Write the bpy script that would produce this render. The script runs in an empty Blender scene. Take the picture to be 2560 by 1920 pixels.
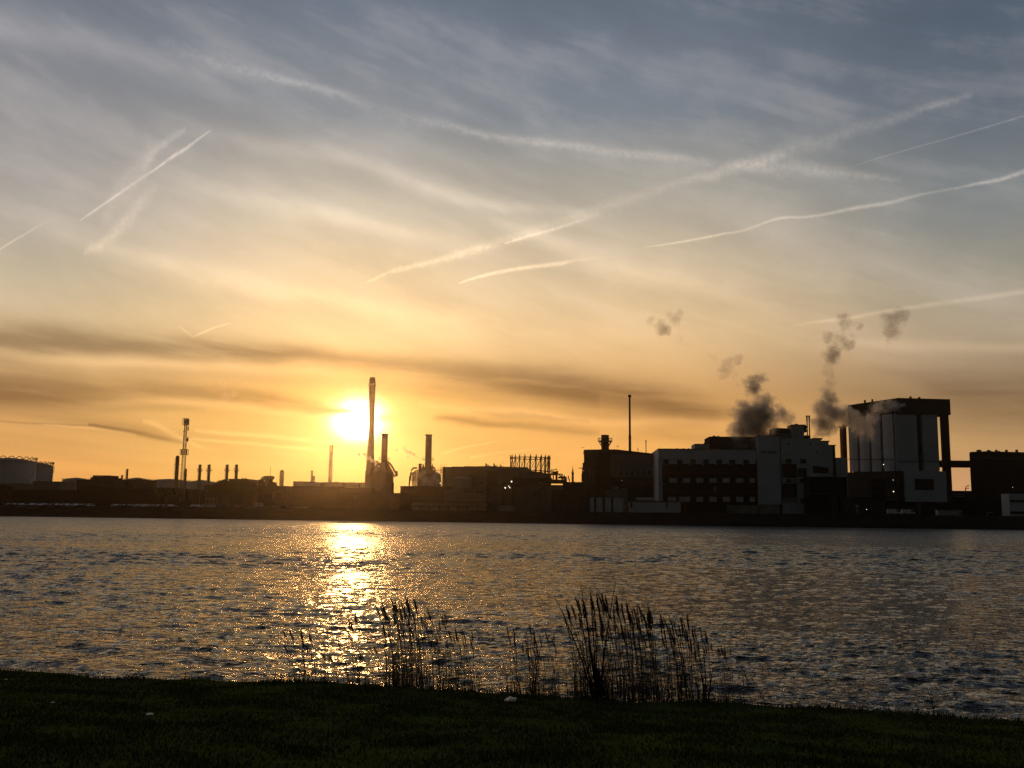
import bpy, math, random
import numpy as np
from mathutils import Vector, Matrix, noise as mnoise
random.seed(7)
R = math.radians
sc = bpy.context.scene
col = sc.collection

# ------------------------------------------------------------------ camera
FPX = 2400.0                      # focal length in pixels of the 2560x1920 frame
EYE = Vector((0.0, 0.0, 4.2))
TH = math.atan(322.0 / FPX)       # looking slightly up
ROLL = 0.0105
_f = Vector((0, math.cos(TH), math.sin(TH)))
_r0 = Vector((1, 0, 0)); _u0 = Vector((0, -math.sin(TH), math.cos(TH)))
_r = math.cos(ROLL) * _r0 + math.sin(ROLL) * _u0
_u = -math.sin(ROLL) * _r0 + math.cos(ROLL) * _u0
cd = bpy.data.cameras.new("camera")
cam = bpy.data.objects.new("camera", cd); col.objects.link(cam)
cam.matrix_world = Matrix(((_r.x, _u.x, -_f.x, EYE.x), (_r.y, _u.y, -_f.y, EYE.y), (_r.z, _u.z, -_f.z, EYE.z), (0, 0, 0, 1)))
cd.sensor_fit = 'HORIZONTAL'; cd.sensor_width = 36.0; cd.lens = 36.0 * FPX / 2560.0
cd.clip_start = 0.1; cd.clip_end = 12000
sc.camera = cam

def ray(px, py):
    """direction of the ray through a point of the 2560x1920 survey frame, scaled to y = 1"""
    d = _f + _r * ((px - 1280) / FPX) - _u * ((py - 960) / FPX)
    return d / d.y
def P(px, py, Y):
    return EYE + ray(px, py) * Y
def G(px, py, z):
    d = ray(px, py)
    return EYE + d * ((z - EYE.z) / d.z)
def azel(px, py):
    d = ray(px, py)
    return math.atan2(d.x, d.y), math.atan2(d.z, math.hypot(d.x, d.y))

# ------------------------------------------------------------------ view
sc.view_settings.view_transform = 'Standard'; sc.view_settings.look = 'None'
sc.view_settings.exposure = 0.0; sc.view_settings.gamma = 1.0
sc.cycles.max_bounces = 6; sc.cycles.diffuse_bounces = 2; sc.cycles.glossy_bounces = 3
sc.cycles.transmission_bounces = 2; sc.cycles.volume_bounces = 1; sc.cycles.transparent_max_bounces = 12
sc.cycles.sample_clamp_direct = 22.0; sc.cycles.sample_clamp_indirect = 12.0
sc.cycles.denoising_prefilter = 'NONE'; sc.cycles.volume_step_rate = 1.0; sc.cycles.volume_max_steps = 128

# ------------------------------------------------------------------ world
SUN_AZ, SUN_EL = azel(897, 1050)
def s2l(c):
    return [((v / 255) / 12.92 if v / 255 <= 0.04045 else ((v / 255 + 0.055) / 1.055) ** 2.4) for v in c]
world = bpy.data.worlds.new("World"); sc.world = world; world.use_nodes = True
wt = world.node_tree; wt.nodes.clear()

class V:                                             # a tiny expression layer over shader math nodes
    nt = None
    def __init__(self, s): self.s = s
    @staticmethod
    def op(o, *a, clamp=False):
        n = V.nt.nodes.new('ShaderNodeMath'); n.operation = o; n.use_clamp = clamp
        for i, x in enumerate(a):
            if isinstance(x, V): V.nt.links.new(x.s, n.inputs[i])
            else: n.inputs[i].default_value = float(x)
        return V(n.outputs[0])
    def __add__(a, b): return V.op('ADD', a, b)
    __radd__ = __add__
    def __sub__(a, b): return V.op('SUBTRACT', a, b)
    def __rsub__(a, b): return V.op('SUBTRACT', b, a)
    def __mul__(a, b): return V.op('MULTIPLY', a, b)
    __rmul__ = __mul__
    def __truediv__(a, b): return V.op('DIVIDE', a, b)
    def sq(a): return V.op('MULTIPLY', a, a)
    def gauss(a): return V.op('EXPONENT', V.op('MULTIPLY', a, a) * -1.0)
    def exp(a): return V.op('EXPONENT', a)
    def clamp(a): return V.op('ADD', a, 0.0, clamp=True)
def vec(x, y, z=0.0):
    n = V.nt.nodes.new('ShaderNodeCombineXYZ')
    for i, c in enumerate((x, y, z)):
        if isinstance(c, V): V.nt.links.new(c.s, n.inputs[i])
        else: n.inputs[i].default_value = c
    return n.outputs[0]
def noise(v, scale, detail=3, rough=0.5, dist=0.0):
    n = V.nt.nodes.new('ShaderNodeTexNoise'); n.noise_dimensions = '3D'
    V.nt.links.new(v, n.inputs['Vector'])
    n.inputs['Scale'].default_value = scale; n.inputs['Detail'].default_value = detail
    n.inputs['Roughness'].default_value = rough; n.inputs['Distortion'].default_value = dist
    return V(n.outputs['Fac'])
def smooth(v, a, b, lo=0.0, hi=1.0):
    n = V.nt.nodes.new('ShaderNodeMapRange'); n.interpolation_type = 'SMOOTHSTEP'
    V.nt.links.new(v.s, n.inputs[0])
    for i, c in zip((1, 2, 3, 4), (a, b, lo, hi)): n.inputs[i].default_value = c
    return V(n.outputs[0])
def mixc(f, a, b, mode='MIX'):
    n = V.nt.nodes.new('ShaderNodeMix'); n.data_type = 'RGBA'; n.blend_type = mode; n.clamp_factor = True
    for i, c in ((0, f), (6, a), (7, b)):
        if isinstance(c, V): V.nt.links.new(c.s, n.inputs[i])
        elif hasattr(c, 'is_output'): V.nt.links.new(c, n.inputs[i])
        elif i == 0: n.inputs[i].default_value = c
        else: n.inputs[i].default_value = (*c[:3], 1)
    return n.outputs[2]
def scalec(c, f):                                    # colour * scalar
    n = V.nt.nodes.new('ShaderNodeVectorMath'); n.operation = 'SCALE'
    V.nt.links.new(c, n.inputs[0])
    if isinstance(f, V): V.nt.links.new(f.s, n.inputs['Scale'])
    else: n.inputs['Scale'].default_value = f
    return n.outputs[0]
def addc(a, b):
    n = V.nt.nodes.new('ShaderNodeVectorMath'); n.operation = 'ADD'
    V.nt.links.new(a, n.inputs[0]); V.nt.links.new(b, n.inputs[1]); return n.outputs[0]
def constc(c):
    n = V.nt.nodes.new('ShaderNodeRGB'); n.outputs[0].default_value = (*c, 1); return n.outputs[0]

V.nt = wt
tc = wt.nodes.new('ShaderNodeTexCoord')
sp = wt.nodes.new('ShaderNodeSeparateXYZ'); wt.links.new(tc.outputs['Generated'], sp.inputs[0])
dx, dy, dz = V(sp.outputs[0]), V(sp.outputs[1]), V(sp.outputs[2])
AZ = V.op('ARCTAN2', dx, dy); EL = V.op('ARCSINE', dz)
ELMAX = 0.64
def ramp(px, stops):
    n = wt.nodes.new('ShaderNodeValToRGB'); cr = n.color_ramp; cr.interpolation = 'B_SPLINE' if False else 'LINEAR'
    pts = sorted((max(azel(px * 1.1573, y * 1.1573)[1], 0) / ELMAX, c) for y, c in stops)
    cr.elements[0].position = pts[0][0]; cr.elements[0].color = (*s2l(pts[0][1]), 1)
    cr.elements[1].position = pts[-1][0]; cr.elements[1].color = (*s2l(pts[-1][1]), 1)
    for p_, c in pts[1:-1]:
        e = cr.elements.new(p_); e.color = (*s2l(c), 1)
    wt.links.new((EL * (1 / ELMAX)).clamp().s, n.inputs[0]); return n.outputs[0]
# sky colours surveyed along columns of the view: x, then (y, colour)
COLS = [
 (0,    [(1090,(240,163,84)), (1040,(242,168,88)), (960,(230,170,98)), (850,(208,160,100)), (720,(202,172,128)), (600,(190,174,146)), (450,(168,160,150)), (250,(146,144,145)), (20,(122,128,138)), (-300,(98,102,110))]),
 (740,  [(1090,(252,188,96)), (1040,(253,192,98)), (960,(253,196,106)), (850,(246,184,100)), (720,(250,210,150)), (600,(236,204,158)), (450,(206,191,168)), (250,(146,148,151)), (20,(114,123,136)), (-300,(92,98,108))]),
 (1300, [(1090,(250,176,92)), (1040,(252,180,92)), (960,(250,182,98)), (850,(212,160,96)), (720,(226,190,140)), (600,(208,184,150)), (450,(182,172,156)), (250,(128,135,143)), (20,(106,116,130)), (-300,(84,91,102))]),
 (2212, [(1090,(196,146,104)), (1040,(200,150,104)), (960,(190,150,100)), (850,(154,126,92)), (720,(166,148,124)), (600,(154,146,130)), (450,(128,131,130)), (250,(104,113,122)), (20,(88,99,114)), (-300,(72,80,92))]),
]
ra = [ramp(x, s) for x, s in COLS]
azs = [azel(x * 1.1573, 900)[0] for x, _ in COLS]
base = ra[0]
for i in range(3):
    base = mixc(smooth(AZ, azs[i], azs[i + 1]), base, ra[i + 1])

AZR = 0.62
def stroke(pts, warp=0.0, azv=None, elv=None):
    """a cloud or trail: pts = (x, y, half width, strength) in 2212-wide survey units; returns a soft mask"""
    n = wt.nodes.new('ShaderNodeRGBCurve'); m = n.mapping; m.use_clip = False
    q = []
    for i, (x, y, w, s) in enumerate(pts):
        a, e = azel(x * 1.1573, y * 1.1573)
        j = min(i, len(pts) - 2)
        x0, y0 = pts[j][:2]; x1, y1 = pts[j + 1][:2]
        sl = math.hypot(1, (y1 - y0) / (x1 - x0))
        q.append(((a + AZR) / (2 * AZR), e / 0.7, w * 1.1573 / FPX * sl / 0.1, s))
    for ch in range(3):
        c = m.curves[ch]
        while len(c.points) < len(q): c.points.new(0.5, 0.5)
        for k, p_ in enumerate(q):
            c.points[k].location = (p_[0], p_[1 + ch]) if ch == 0 else ((p_[0], p_[2]) if ch == 1 else (p_[0], p_[3]))
    m.update()
    a_ = ((AZ if azv is None else azv) + AZR) * (1 / (2 * AZR))
    cv = vec(a_, a_, a_); wt.links.new(cv, n.inputs['Color'])
    s = wt.nodes.new('ShaderNodeSeparateColor'); wt.links.new(n.outputs[0], s.inputs[0])
    e = (EL if elv is None else elv) - V(s.outputs[0]) * 0.7
    w = V.op('MAXIMUM', V(s.outputs[1]) * 0.1, 0.0004)
    return (e / w).gauss() * V.op('MAXIMUM', V(s.outputs[2]), 0.0)

front = smooth(AZ.sq(), 0.30, 0.36, 1.0, 0.0)
# domain warp
pv = vec(AZ, EL, 0.0)
wn1 = noise(vec(AZ * 3, EL * 12, 1.3), 2.0, 3) - 0.5
wn2 = noise(vec(AZ, EL, 5.0), 26.0, 3) - 0.5
wn3 = noise(vec(AZ, EL, 9.0), 160.0, 3, 0.6) - 0.5
EB = EL + wn1 * 0.02 + wn2 * 0.006                    # warp for the cloud banks
EC = EL + wn2 * 0.0011 + wn3 * 0.0013                # warp for the contrails
# cirrus veils that fall to the right
ca, sa = math.cos(R(-17)), math.sin(R(-17))
al = AZ * ca + EL * sa; ac = EL * ca - AZ * sa
ac2 = ac + (noise(vec(al, ac, 2.0), 3.0, 2) - 0.5) * 0.05
c1 = noise(vec(al * 2.0, ac2 * 11.0, 0.0), 1.5, 4, 0.5)
c2 = noise(vec(al * 4.0, ac2 * 44.0, 4.0), 1.4, 4, 0.55)
c3 = noise(vec(al * 9.0, ac * 16.0, 7.0), 1.6, 5, 0.62)
veil = (smooth(c1, 0.3, 0.7) - 0.5) * 0.15 + (smooth(c2, 0.3, 0.7) - 0.5) * 0.05 + (c3 - 0.5) * 0.24
hi_ = smooth(EL, 0.10, 0.22)
veil = veil * (hi_ * 0.85 + 0.15)
base = scalec(base, (1.0 + veil) * (1.0 + smooth(EL, 0.07, 0.16) * (1.0 - smooth(EL, 0.24, 0.42)) * 0.13))
base = mixc((veil * 1.2).clamp(), base, [c * 1.0 for c in s2l((212, 194, 184))])

# dark stratus bars low over the horizon
# dark stratus bars low over the horizon
D = [
 [(-150,725,22,.55),(0,735,22,.6),(250,742,20,.62),(500,757,19,.72),(760,778,15,.6),(1000,800,20,.55),(1150,822,26,.6),(1300,850,28,.72),(1480,878,22,.75),(1560,886,14,.45),(1650,890,10,0)],
 [(-150,820,20,.6),(0,826,26,.62),(120,836,24,.55),(260,840,18,.5),(400,846,15,.5),(540,860,13,.5),(660,876,10,.5),(740,886,7,.45),(790,890,5,0)],
 [(-100,862,10,.35),(0,862,12,.35),(200,873,10,.25),(400,880,6,.15),(450,882,5,0)],
 [(200,800,8,0),(400,806,10,.2),(600,820,12,.22),(900,832,16,.3),(1100,850,20,.3),(1300,872,14,0)],
 [(930,904,5,0),(980,908,6,.45),(1120,918,7,.42),(1240,929,6,.35),(1300,931,6,0)],
 [(1010,894,4,0),(1100,898,4,.3),(1230,908,4,.25),(1280,912,4,0)],
 [(1320,958,10,0),(1400,936,10,.12),(1500,950,12,.2),(1650,955,14,0)],
 [(1850,800,10,0),(1950,812,14,.2),(2060,838,26,.42),(2212,850,34,.48),(2350,860,34,.45)],
 [(1500,780,20,0),(1700,800,24,.12),(1900,850,30,.16),(2100,900,30,.15),(2300,930,30,.1)],
 [(-50,880,10,.2),(60,893,14,.25),(200,905,14,.28),(340,930,10,.2),(420,955,8,0)],
 [(180,915,3,0),(240,925,4,.5),(310,938,5,.5),(375,952,4,.35),(400,957,3,0)],
 [(-60,905,2,.2),(40,913,2,.25),(160,918,2,.25),(220,921,2,0)],
 [(860,930,9,0),(960,946,10,.15),(1100,962,10,.1),(1300,978,10,0)],
]
dark = None
for s_ in D:
    s_ = [(x_, y_, w_ * (1.4 if w_ > 8 else 1.05), v_ * 0.88) for x_, y_, w_, v_ in s_]
    k = stroke(s_, elv=EB if s_[0][2] > 4 or s_[1][2] > 5 else EL + wn2 * 0.003)
    dark = k if dark is None else dark + k
brk = noise(vec(AZ * 5.0, (EL + AZ * 0.08) * 42.0, 3.0), 1.7, 4, 0.55)
dark = dark * (smooth(brk, 0.25, 0.6) * 0.55 + 0.75) * 1.25
dark = (dark * front).clamp()
# soft streaking of the low sky
lowk = smooth(EL, 0.16, 0.06) 
brk2 = noise(vec(AZ * 2.5, (EL + AZ * 0.07) * 30.0, 6.0), 1.6, 4, 0.5)
base = scalec(base, 1.0 + (brk2 - 0.5) * lowk * 0.42)
base = mixc(dark, base, scalec(mixc(0.30, base, [v * 0.9 for v in s2l((165, 112, 78))]), 0.52))

# bright strands and aircraft trails
B = [
 ([(165,482,1.6,.1),(200,458,2.5,.55),(240,430,3,.6),(272,408,4,.4),(315,378,4,.3),(330,369,2.6,.7),(370,340,4,.75),(400,322,4,.75),(435,296,2.8,.6),(458,280,1.6,.5),(466,274,1,0)], 'f'),
 ([(178,545,5,0),(192,538,9,.3),(218,530,9,.35),(232,518,12,.3),(250,500,12,.38),(280,470,14,.28),(310,430,16,.25),(335,410,10,.1),(345,400,8,0)], 'p'),
 ([(215,480,14,0),(230,455,16,.12),(262,410,22,.2),(300,370,22,.2),(330,328,12,.4),(360,304,8,.38),(395,284,6,.35),(410,276,4,0)], 'p'),
 ([(-60,575,1.5,.4),(0,538,2,.45),(50,508,2.5,.35),(95,482,2,.15),(130,466,2,0)], 'f'),
 ([(788,614,1.5,0),(800,608,3,.5),(860,582,5,.5),(930,567,6,.55),(1000,546,9,.55),(1100,519,10,.5),(1160,498,12,.34),(1290,455,15,.25),(1400,415,12,.2),(1500,385,8,.3),(1530,380,9,.35),(1580,362,13,.55),(1650,347,14,.6),(1700,326,17,.4),(1780,305,17,.28),(1850,278,14,.3),(1930,257,12,.3),(1990,236,8,.35),(2080,211,6,.35),(2110,203,4,0)], 'p'),
 ([(1080,530,2,0),(1110,520,3,.45),(1200,494,4,.4),(1260,474,4,.15),(1300,460,4,0)], 'f'),
 ([(988,614,1.2,0),(1000,609,2.5,.6),(1050,594,4,.65),(1110,582,5,.7),(1160,575,5.5,.65),(1215,568,5.5,.6),(1240,563,4,.2),(1330,556,6,0)], 'f'),
 ([(1390,534,1.5,0),(1430,529,2,.4),(1520,514,3.2,.55),(1560,506,3,.55),(1600,499,3,.35),(1690,471,3.4,.5),(1740,469,3,.5),(1850,449,4.5,.62),(1920,438,4.5,.55),(1990,420,3.5,.4),(2045,410,2.5,.3),(2100,399,3.5,.65),(2160,388,4.5,.75),(2212,371,5.5,.75),(2300,350,6,.7)], 'f'),
 ([(1840,360,1.4,0),(1900,341,1.6,.22),(2000,312,1.6,.3),(2100,284,1.7,.35),(2212,250,1.8,.38),(2300,224,2,.38)], 'f'),
 ([(1700,706,3,0),(1760,696,4,.2),(1830,688,5,.32),(1900,675,5,.32),(2000,660,6,.28),(2100,646,6,.28),(2212,630,6,.3),(2300,616,6,.3)], 'f'),
 ([(380,698,1.5,0),(392,709,2,.3),(412,724,2,.3),(424,733,2,0)], 'f'),
 ([(412,730,1.5,0),(425,724,2.5,.4),(460,709,3,.35),(490,700,2.2,.3),(500,697,1.5,0)], 'f'),
 ([(945,982,1.5,0),(965,977,3.5,.3),(1000,967,3,.3),(1060,956,2.5,.26),(1080,953,2,0)], 'f'),
 ([(1005,990,2,0),(1025,987,4.5,.3),(1060,980,2.5,.28),(1130,973,2.5,.2),(1170,968,2,0)], 'f'),
 ([(415,930,2,0),(440,932,4,.3),(520,938,5,.35),(640,948,5,.3),(740,958,5,.2),(790,964,4,0)], 'b'),
 ([(400,948,2,0),(460,952,3,.3),(560,960,4,.3),(680,972,4,.25),(760,982,4,0)], 'b'),
 ([(300,910,3,0),(330,915,5,.28),(360,930,6,.3),(390,946,5,.3),(440,968,4,.1),(480,975,4,0)], 'b'),
 ([(80,916,2,0),(160,922,3,.25),(260,932,3,.3),(300,942,3,0)], 'b'),
 # the broad old trail crossing the top
 ([(330,85,14,0),(400,108,20,.22),(480,135,20,.3),(560,160,14,.38),(610,172,9,.5),(680,188,8,.5),(740,205,9,.42),(800,232,14,.22),(880,256,16,.3),(960,268,12,.42),(1010,283,9,.5),(1100,300,9,.42),(1180,308,10,.5),(1260,318,10,.42),(1340,330,10,.4),(1440,338,10,.36),(1520,350,9,.3),(1560,352,8,.1),(1640,362,14,.3),(1760,366,14,.36),(1840,376,10,.4),(1900,384,6,.3),(1950,390,6,0)], 'p'),
 ([(-100,40,30,.16),(60,70,34,.25),(200,98,30,.22),(380,150,26,.16),(520,215,20,.1),(700,260,20,0)], 'w'),
 ([(300,260,16,0),(500,300,20,.12),(720,340,20,.2),(900,398,18,.24),(1050,432,14,.2),(1200,455,14,.1),(1300,470,14,0)], 'w'),
 ([(360,380,16,0),(560,430,22,.16),(800,490,22,.18),(950,515,20,.12),(1100,540,20,0)], 'w'),
 ([(-60,430,20,.14),(80,470,26,.14),(300,560,22,.16),(520,610,22,.16),(700,640,20,.16),(900,690,30,.12),(1100,700,30,0)], 'w'),
 ([(1050,470,10,0),(1150,500,18,.14),(1300,570,24,.18),(1500,610,24,.12),(1700,640,24,0)], 'w'),
 ([(-60,755,8,.2),(60,772,10,.3),(250,782,12,.3),(420,790,12,.22),(600,800,12,.15),(750,812,10,0)], 'b'),
 ([(0,885,8,0),(150,880,9,.1),(300,868,10,.26),(460,872,10,.34),(620,892,9,.3),(740,905,8,0)], 'b'),
 ([(900,872,8,0),(1000,886,9,.25),(1150,893,10,.3),(1300,915,10,.26),(1480,910,10,.2),(1640,925,9,.1),(1700,930,9,0)], 'b'),
 ([(1750,745,8,0),(1850,740,10,.12),(2000,748,12,.2),(2212,752,10,.22),(2300,752,10,.2)], 'b'),
]
bright = None
puff = noise(vec(AZ, EL, 3.3), 75.0, 4, 0.65)
puff2 = noise(vec(AZ, EL, 4.3), 210.0, 3, 0.6)
pf = smooth(puff, 0.25, 0.7) * 0.45 + smooth(puff2, 0.3, 0.7) * 0.4 + 0.3
EP = EL + wn2 * 0.004 + wn3 * 0.004 + (puff - 0.5) * 0.004
for s_, kind in B:
    if kind in 'fp': s_ = [(x_, y_, w_ * (0.8 if kind == 'f' else 0.95), v_ * 0.88) for x_, y_, w_, v_ in s_]
    k = stroke(s_, elv={'f': EC, 'p': EP, 'b': EL + wn2 * 0.004, 'w': EB}[kind])
    if kind == 'p': k = k * pf
    elif kind == 'f': k = k * (puff2 * 1.3 + puff * 0.5 + 0.05)
    elif kind == 'w': k = k * (c3 * 1.5 + 0.7)
    bright = k if bright is None else bright + k
bright = bright * front
base = addc(scalec(base, 1.0 + bright * 0.55), scalec(constc(s2l((120, 98, 76))), bright))

# the veiled sun and its aureole
ddx = (AZ - SUN_AZ) * 0.86; ddy = (EL - SUN_EL) + wn2 * 0.012 + wn3 * 0.003
r2 = ddx.sq() + ddy.sq() * 1.25
r1 = V.op('SQRT', r2)
fing = stroke([(560,868,8,.35),(640,874,9,.7),(700,884,9,.85),(745,887,6.5,.8),(775,888,4,.3),(800,888,3,0)], elv=EL + wn2 * 0.002)
fing2 = stroke([(640,985,12,.2),(720,972,12,.45),(800,975,12,.45),(880,985,12,.2),(900,985,12,0)], elv=EL + wn2 * 0.003)
fing3 = stroke([(790,905,3,0),(810,904,7,.5),(840,903,12,.8),(880,903,16,.8),(920,905,16,0)], elv=EL + wn2 * 0.003)
core = (r1 * (1 / 0.0165)).gauss() * 9.0 * (1.0 - (fing * 1.15 + fing2 * 0.6 + fing3).clamp() * 0.97)
halo = (r1 * (-1 / 0.024)).exp() * 0.72 * (1.0 - fing.clamp() * 0.6)
wide = (r1 * (-1 / 0.10)).exp() * 0.06
glow = addc(scalec(constc((1.0, 0.86, 0.50)), core), scalec(constc((1.0, 0.60, 0.17)), halo * (1.0 - dark * 0.65)))
glow = addc(glow, scalec(constc((1.0, 0.60, 0.22)), wide * (1.0 - dark * 0.7)))
skyc = addc(base, glow)

# away from the sunset the dome is a plain low-sun sky
ns = wt.nodes.new('ShaderNodeTexSky'); ns.sky_type = 'NISHITA'; ns.sun_disc = False
ns.sun_elevation = max(SUN_EL, R(1)); ns.sun_rotation = SUN_AZ; ns.air_density = 1.2; ns.dust_density = 2.0
rear = mixc(0.45, scalec(ns.outputs[0], 0.026), (0.016, 0.017, 0.018))
cosd = dy * math.cos(SUN_AZ) + dx * math.sin(SUN_AZ)
fr = smooth(cosd, -0.30, 0.60) 
skyc = mixc(fr, rear, skyc)
gnd = smooth(EL, -0.03, 0.0)
skyc = mixc(gnd, (0.010, 0.009, 0.008), skyc)
bg = wt.nodes.new('ShaderNodeBackground'); wt.links.new(skyc, bg.inputs['Color']); bg.inputs['Strength'].default_value = 1.0
wo = wt.nodes.new('ShaderNodeOutputWorld'); wt.links.new(bg.outputs[0], wo.inputs['Surface'])

# ------------------------------------------------------------------ sun lamp (low, dimmed by cloud)
sl = bpy.data.lights.new("sun", 'SUN'); sl.energy = 0.62; sl.color = (1.0, 0.50, 0.17); sl.angle = R(2.6)
so = bpy.data.objects.new("sun", sl); col.objects.link(so)
sd = Vector((math.sin(SUN_AZ) * math.cos(SUN_EL), math.cos(SUN_AZ) * math.cos(SUN_EL), math.sin(SUN_EL)))
so.rotation_euler = sd.to_track_quat('Z', 'Y').to_euler()
so.location = (0, 0, 60)

# ------------------------------------------------------------------ mesh + material helpers
MATS = {}
def mat(name, c, rough=0.7, metal=0.0, var=0.25, scale=0.6, bump=0.0, emit=None, c2=None, spec=0.0):
    """procedural material: base colour broken up by two noises, optional bump"""
    if name in MATS: return MATS[name]
    m = bpy.data.materials.new(name); m.use_nodes = True; nt = m.node_tree; b = nt.nodes['Principled BSDF']
    V.nt = nt
    t = nt.nodes.new('ShaderNodeTexCoord').outputs['Object']
    f = (noise(t, scale, 4, 0.6) * 0.6 + noise(t, scale * 7, 3, 0.6) * 0.4)
    lo = [v * (1 - var) for v in c]; hi = list(c2) if c2 else [min(1, v * (1 + var)) for v in c]
    nt.links.new(mixc(smooth(f, 0.3, 0.7), lo, hi), b.inputs['Base Color'])
    b.inputs['Roughness'].default_value = rough; b.inputs['Metallic'].default_value = metal
    b.inputs['Specular IOR Level'].default_value = spec
    if emit:
        b.inputs['Emission Color'].default_value = (*emit[:3], 1); b.inputs['Emission Strength'].default_value = emit[3]
    if bump:
        bn = nt.nodes.new('ShaderNodeBump'); bn.inputs['Strength'].default_value = bump; bn.inputs['Distance'].default_value = 0.05
        nt.links.new(noise(t, scale * 14, 4).s, bn.inputs['Height']); nt.links.new(bn.outputs[0], b.inputs['Normal'])
    MATS[name] = m; return m

def link(name, me, m=None, parent=None):
    if m: me.materials.append(m)
    o = bpy.data.objects.new(name, me); col.objects.link(o)
    if parent: o.parent = parent
    return o
def tag(o, label=None, cat=None, group=None, kind=None):
    if label: o['label'] = label
    if cat: o['category'] = cat
    if group: o['group'] = group
    if kind: o['kind'] = kind
    return o
def thing(name, label, cat, loc=(0, 0, 0), rot=0.0, group=None):
    o = bpy.data.objects.new(name, None); o.empty_display_size = 0.5; col.objects.link(o)
    o.location = loc; o.rotation_euler = (0, 0, rot)
    return tag(o, label, cat, group)
def np_mesh(name, verts, quads, smooth_=False):
    me = bpy.data.meshes.new(name); verts = np.asarray(verts, np.float32); quads = np.asarray(quads, np.int32)
    n = quads.shape[1]
    me.vertices.add(len(verts)); me.vertices.foreach_set('co', verts.ravel())
    me.loops.add(quads.size); me.loops.foreach_set('vertex_index', quads.ravel())
    me.polygons.add(len(quads)); me.polygons.foreach_set('loop_start', np.arange(0, quads.size, n, dtype=np.int32))
    me.polygons.foreach_set('loop_total', np.full(len(quads), n, np.int32))
    if smooth_: me.polygons.foreach_set('use_smooth', np.ones(len(quads), bool))
    me.update(calc_edges=True); return me
def grid_quads(nr, nc):
    i = np.arange(nr - 1)[:, None] * nc + np.arange(nc - 1)[None, :]
    return np.stack([i, i + 1, i + nc + 1, i + nc], -1).reshape(-1, 4)

# ------------------------------------------------------------------ river
BSL = math.tan(R(-16.4)); BY0 = 395.5                 # far waterline: y = BY0 + BSL * x
rng = np.random.default_rng(11)
NA, NR_ = 1200, 1500
ang = np.linspace(R(-50), R(50), NA); rad = np.geomspace(15.0, 760.0, NR_)
AA, RR = np.meshgrid(ang, rad)
X = RR * np.sin(AA); Y = RR * np.cos(AA); Z = np.zeros_like(X); DX = np.zeros_like(X); DY = np.zeros_like(X)
dr = RR * (math.log(760 / 15) / NR_)
NW = 72
lam = np.geomspace(0.22, 3.6, NW) * rng.uniform(0.94, 1.06, NW)
wd = R(-98) + rng.normal(0, R(27), NW)               # travelling towards the near bank
for L, th in zip(lam, wd):
    k = 2 * math.pi / L
    s = 0.25 * math.sqrt(2.0 / NW) * (1.3 if L < 0.9 else (0.85 if L < 1.7 else 0.6))
    a = s / k
    w = np.clip((L / dr - 1.8) / 2.0, 0, 1)
    ph = k * (X * math.cos(th) + Y * math.sin(th)) + rng.uniform(0, 6.28)
    Z += w * a * np.cos(ph)
    DX -= w * a * 0.75 * math.cos(th) * np.sin(ph); DY -= w * a * 0.75 * math.sin(th) * np.sin(ph)
gust = 0.52 + 0.95 / (1 + np.exp(-4 * (np.sin(X * .045 + 1.3 * np.sin(Y * .031)) * np.cos(Y * .052 + X * .017) + 0.3 * np.sin(X * .13 + Y * .21))))
gust = gust * np.interp(Y, [18, 30, 75], [0.58, 0.66, 1.0])     # calmer in the lee of the bank
Z *= gust; X = X + DX * gust; Y = Y + DY * gust
me = np_mesh("water", np.stack([X, Y, Z], -1).reshape(-1, 3), grid_quads(NR_, NA), True)
wm = bpy.data.materials.new("river_water"); wm.use_nodes = True; nt = wm.node_tree; V.nt = nt; b = nt.nodes['Principled BSDF']
b.inputs['Base Color'].default_value = (0.012, 0.016, 0.014, 1); b.inputs['Roughness'].default_value = 0.07
sy_ = nt.nodes.new('ShaderNodeSeparateXYZ'); nt.links.new(nt.nodes.new('ShaderNodeNewGeometry').outputs['Position'], sy_.inputs[0])
nt.links.new(smooth(V.op('SQRT', V(sy_.outputs[1]) * (1 / 400)), 0.25, 1.0, 0.05, 0.30).s, b.inputs['Roughness'])   # ripples too fine to model far out
b.inputs['IOR'].default_value = 1.333; b.inputs['Specular IOR Level'].default_value = 0.5
g = nt.nodes.new('ShaderNodeNewGeometry').outputs['Position']
mp = nt.nodes.new('ShaderNodeMapping'); mp.inputs['Scale'].default_value = (0.62, 1.0, 1.0); mp.inputs['Rotation'].default_value = (0, 0, R(12))
nt.links.new(g, mp.inputs[0]); g = mp.outputs[0]
h = noise(g, 1.3, 3, 0.6, 0.3) * 0.44 + noise(g, 6.0, 3, 0.6) * 0.15 + noise(g, 22.0, 2, 0.5) * 0.016
bn = nt.nodes.new('ShaderNodeBump'); bn.inputs['Strength'].default_value = 1.0; bn.inputs['Distance'].default_value = 1.0
nt.links.new(h.s, bn.inputs['Height']); nt.links.new(bn.outputs[0], b.inputs['Normal'])
o = link("water", me, wm); tag(o, kind='structure')

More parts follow.
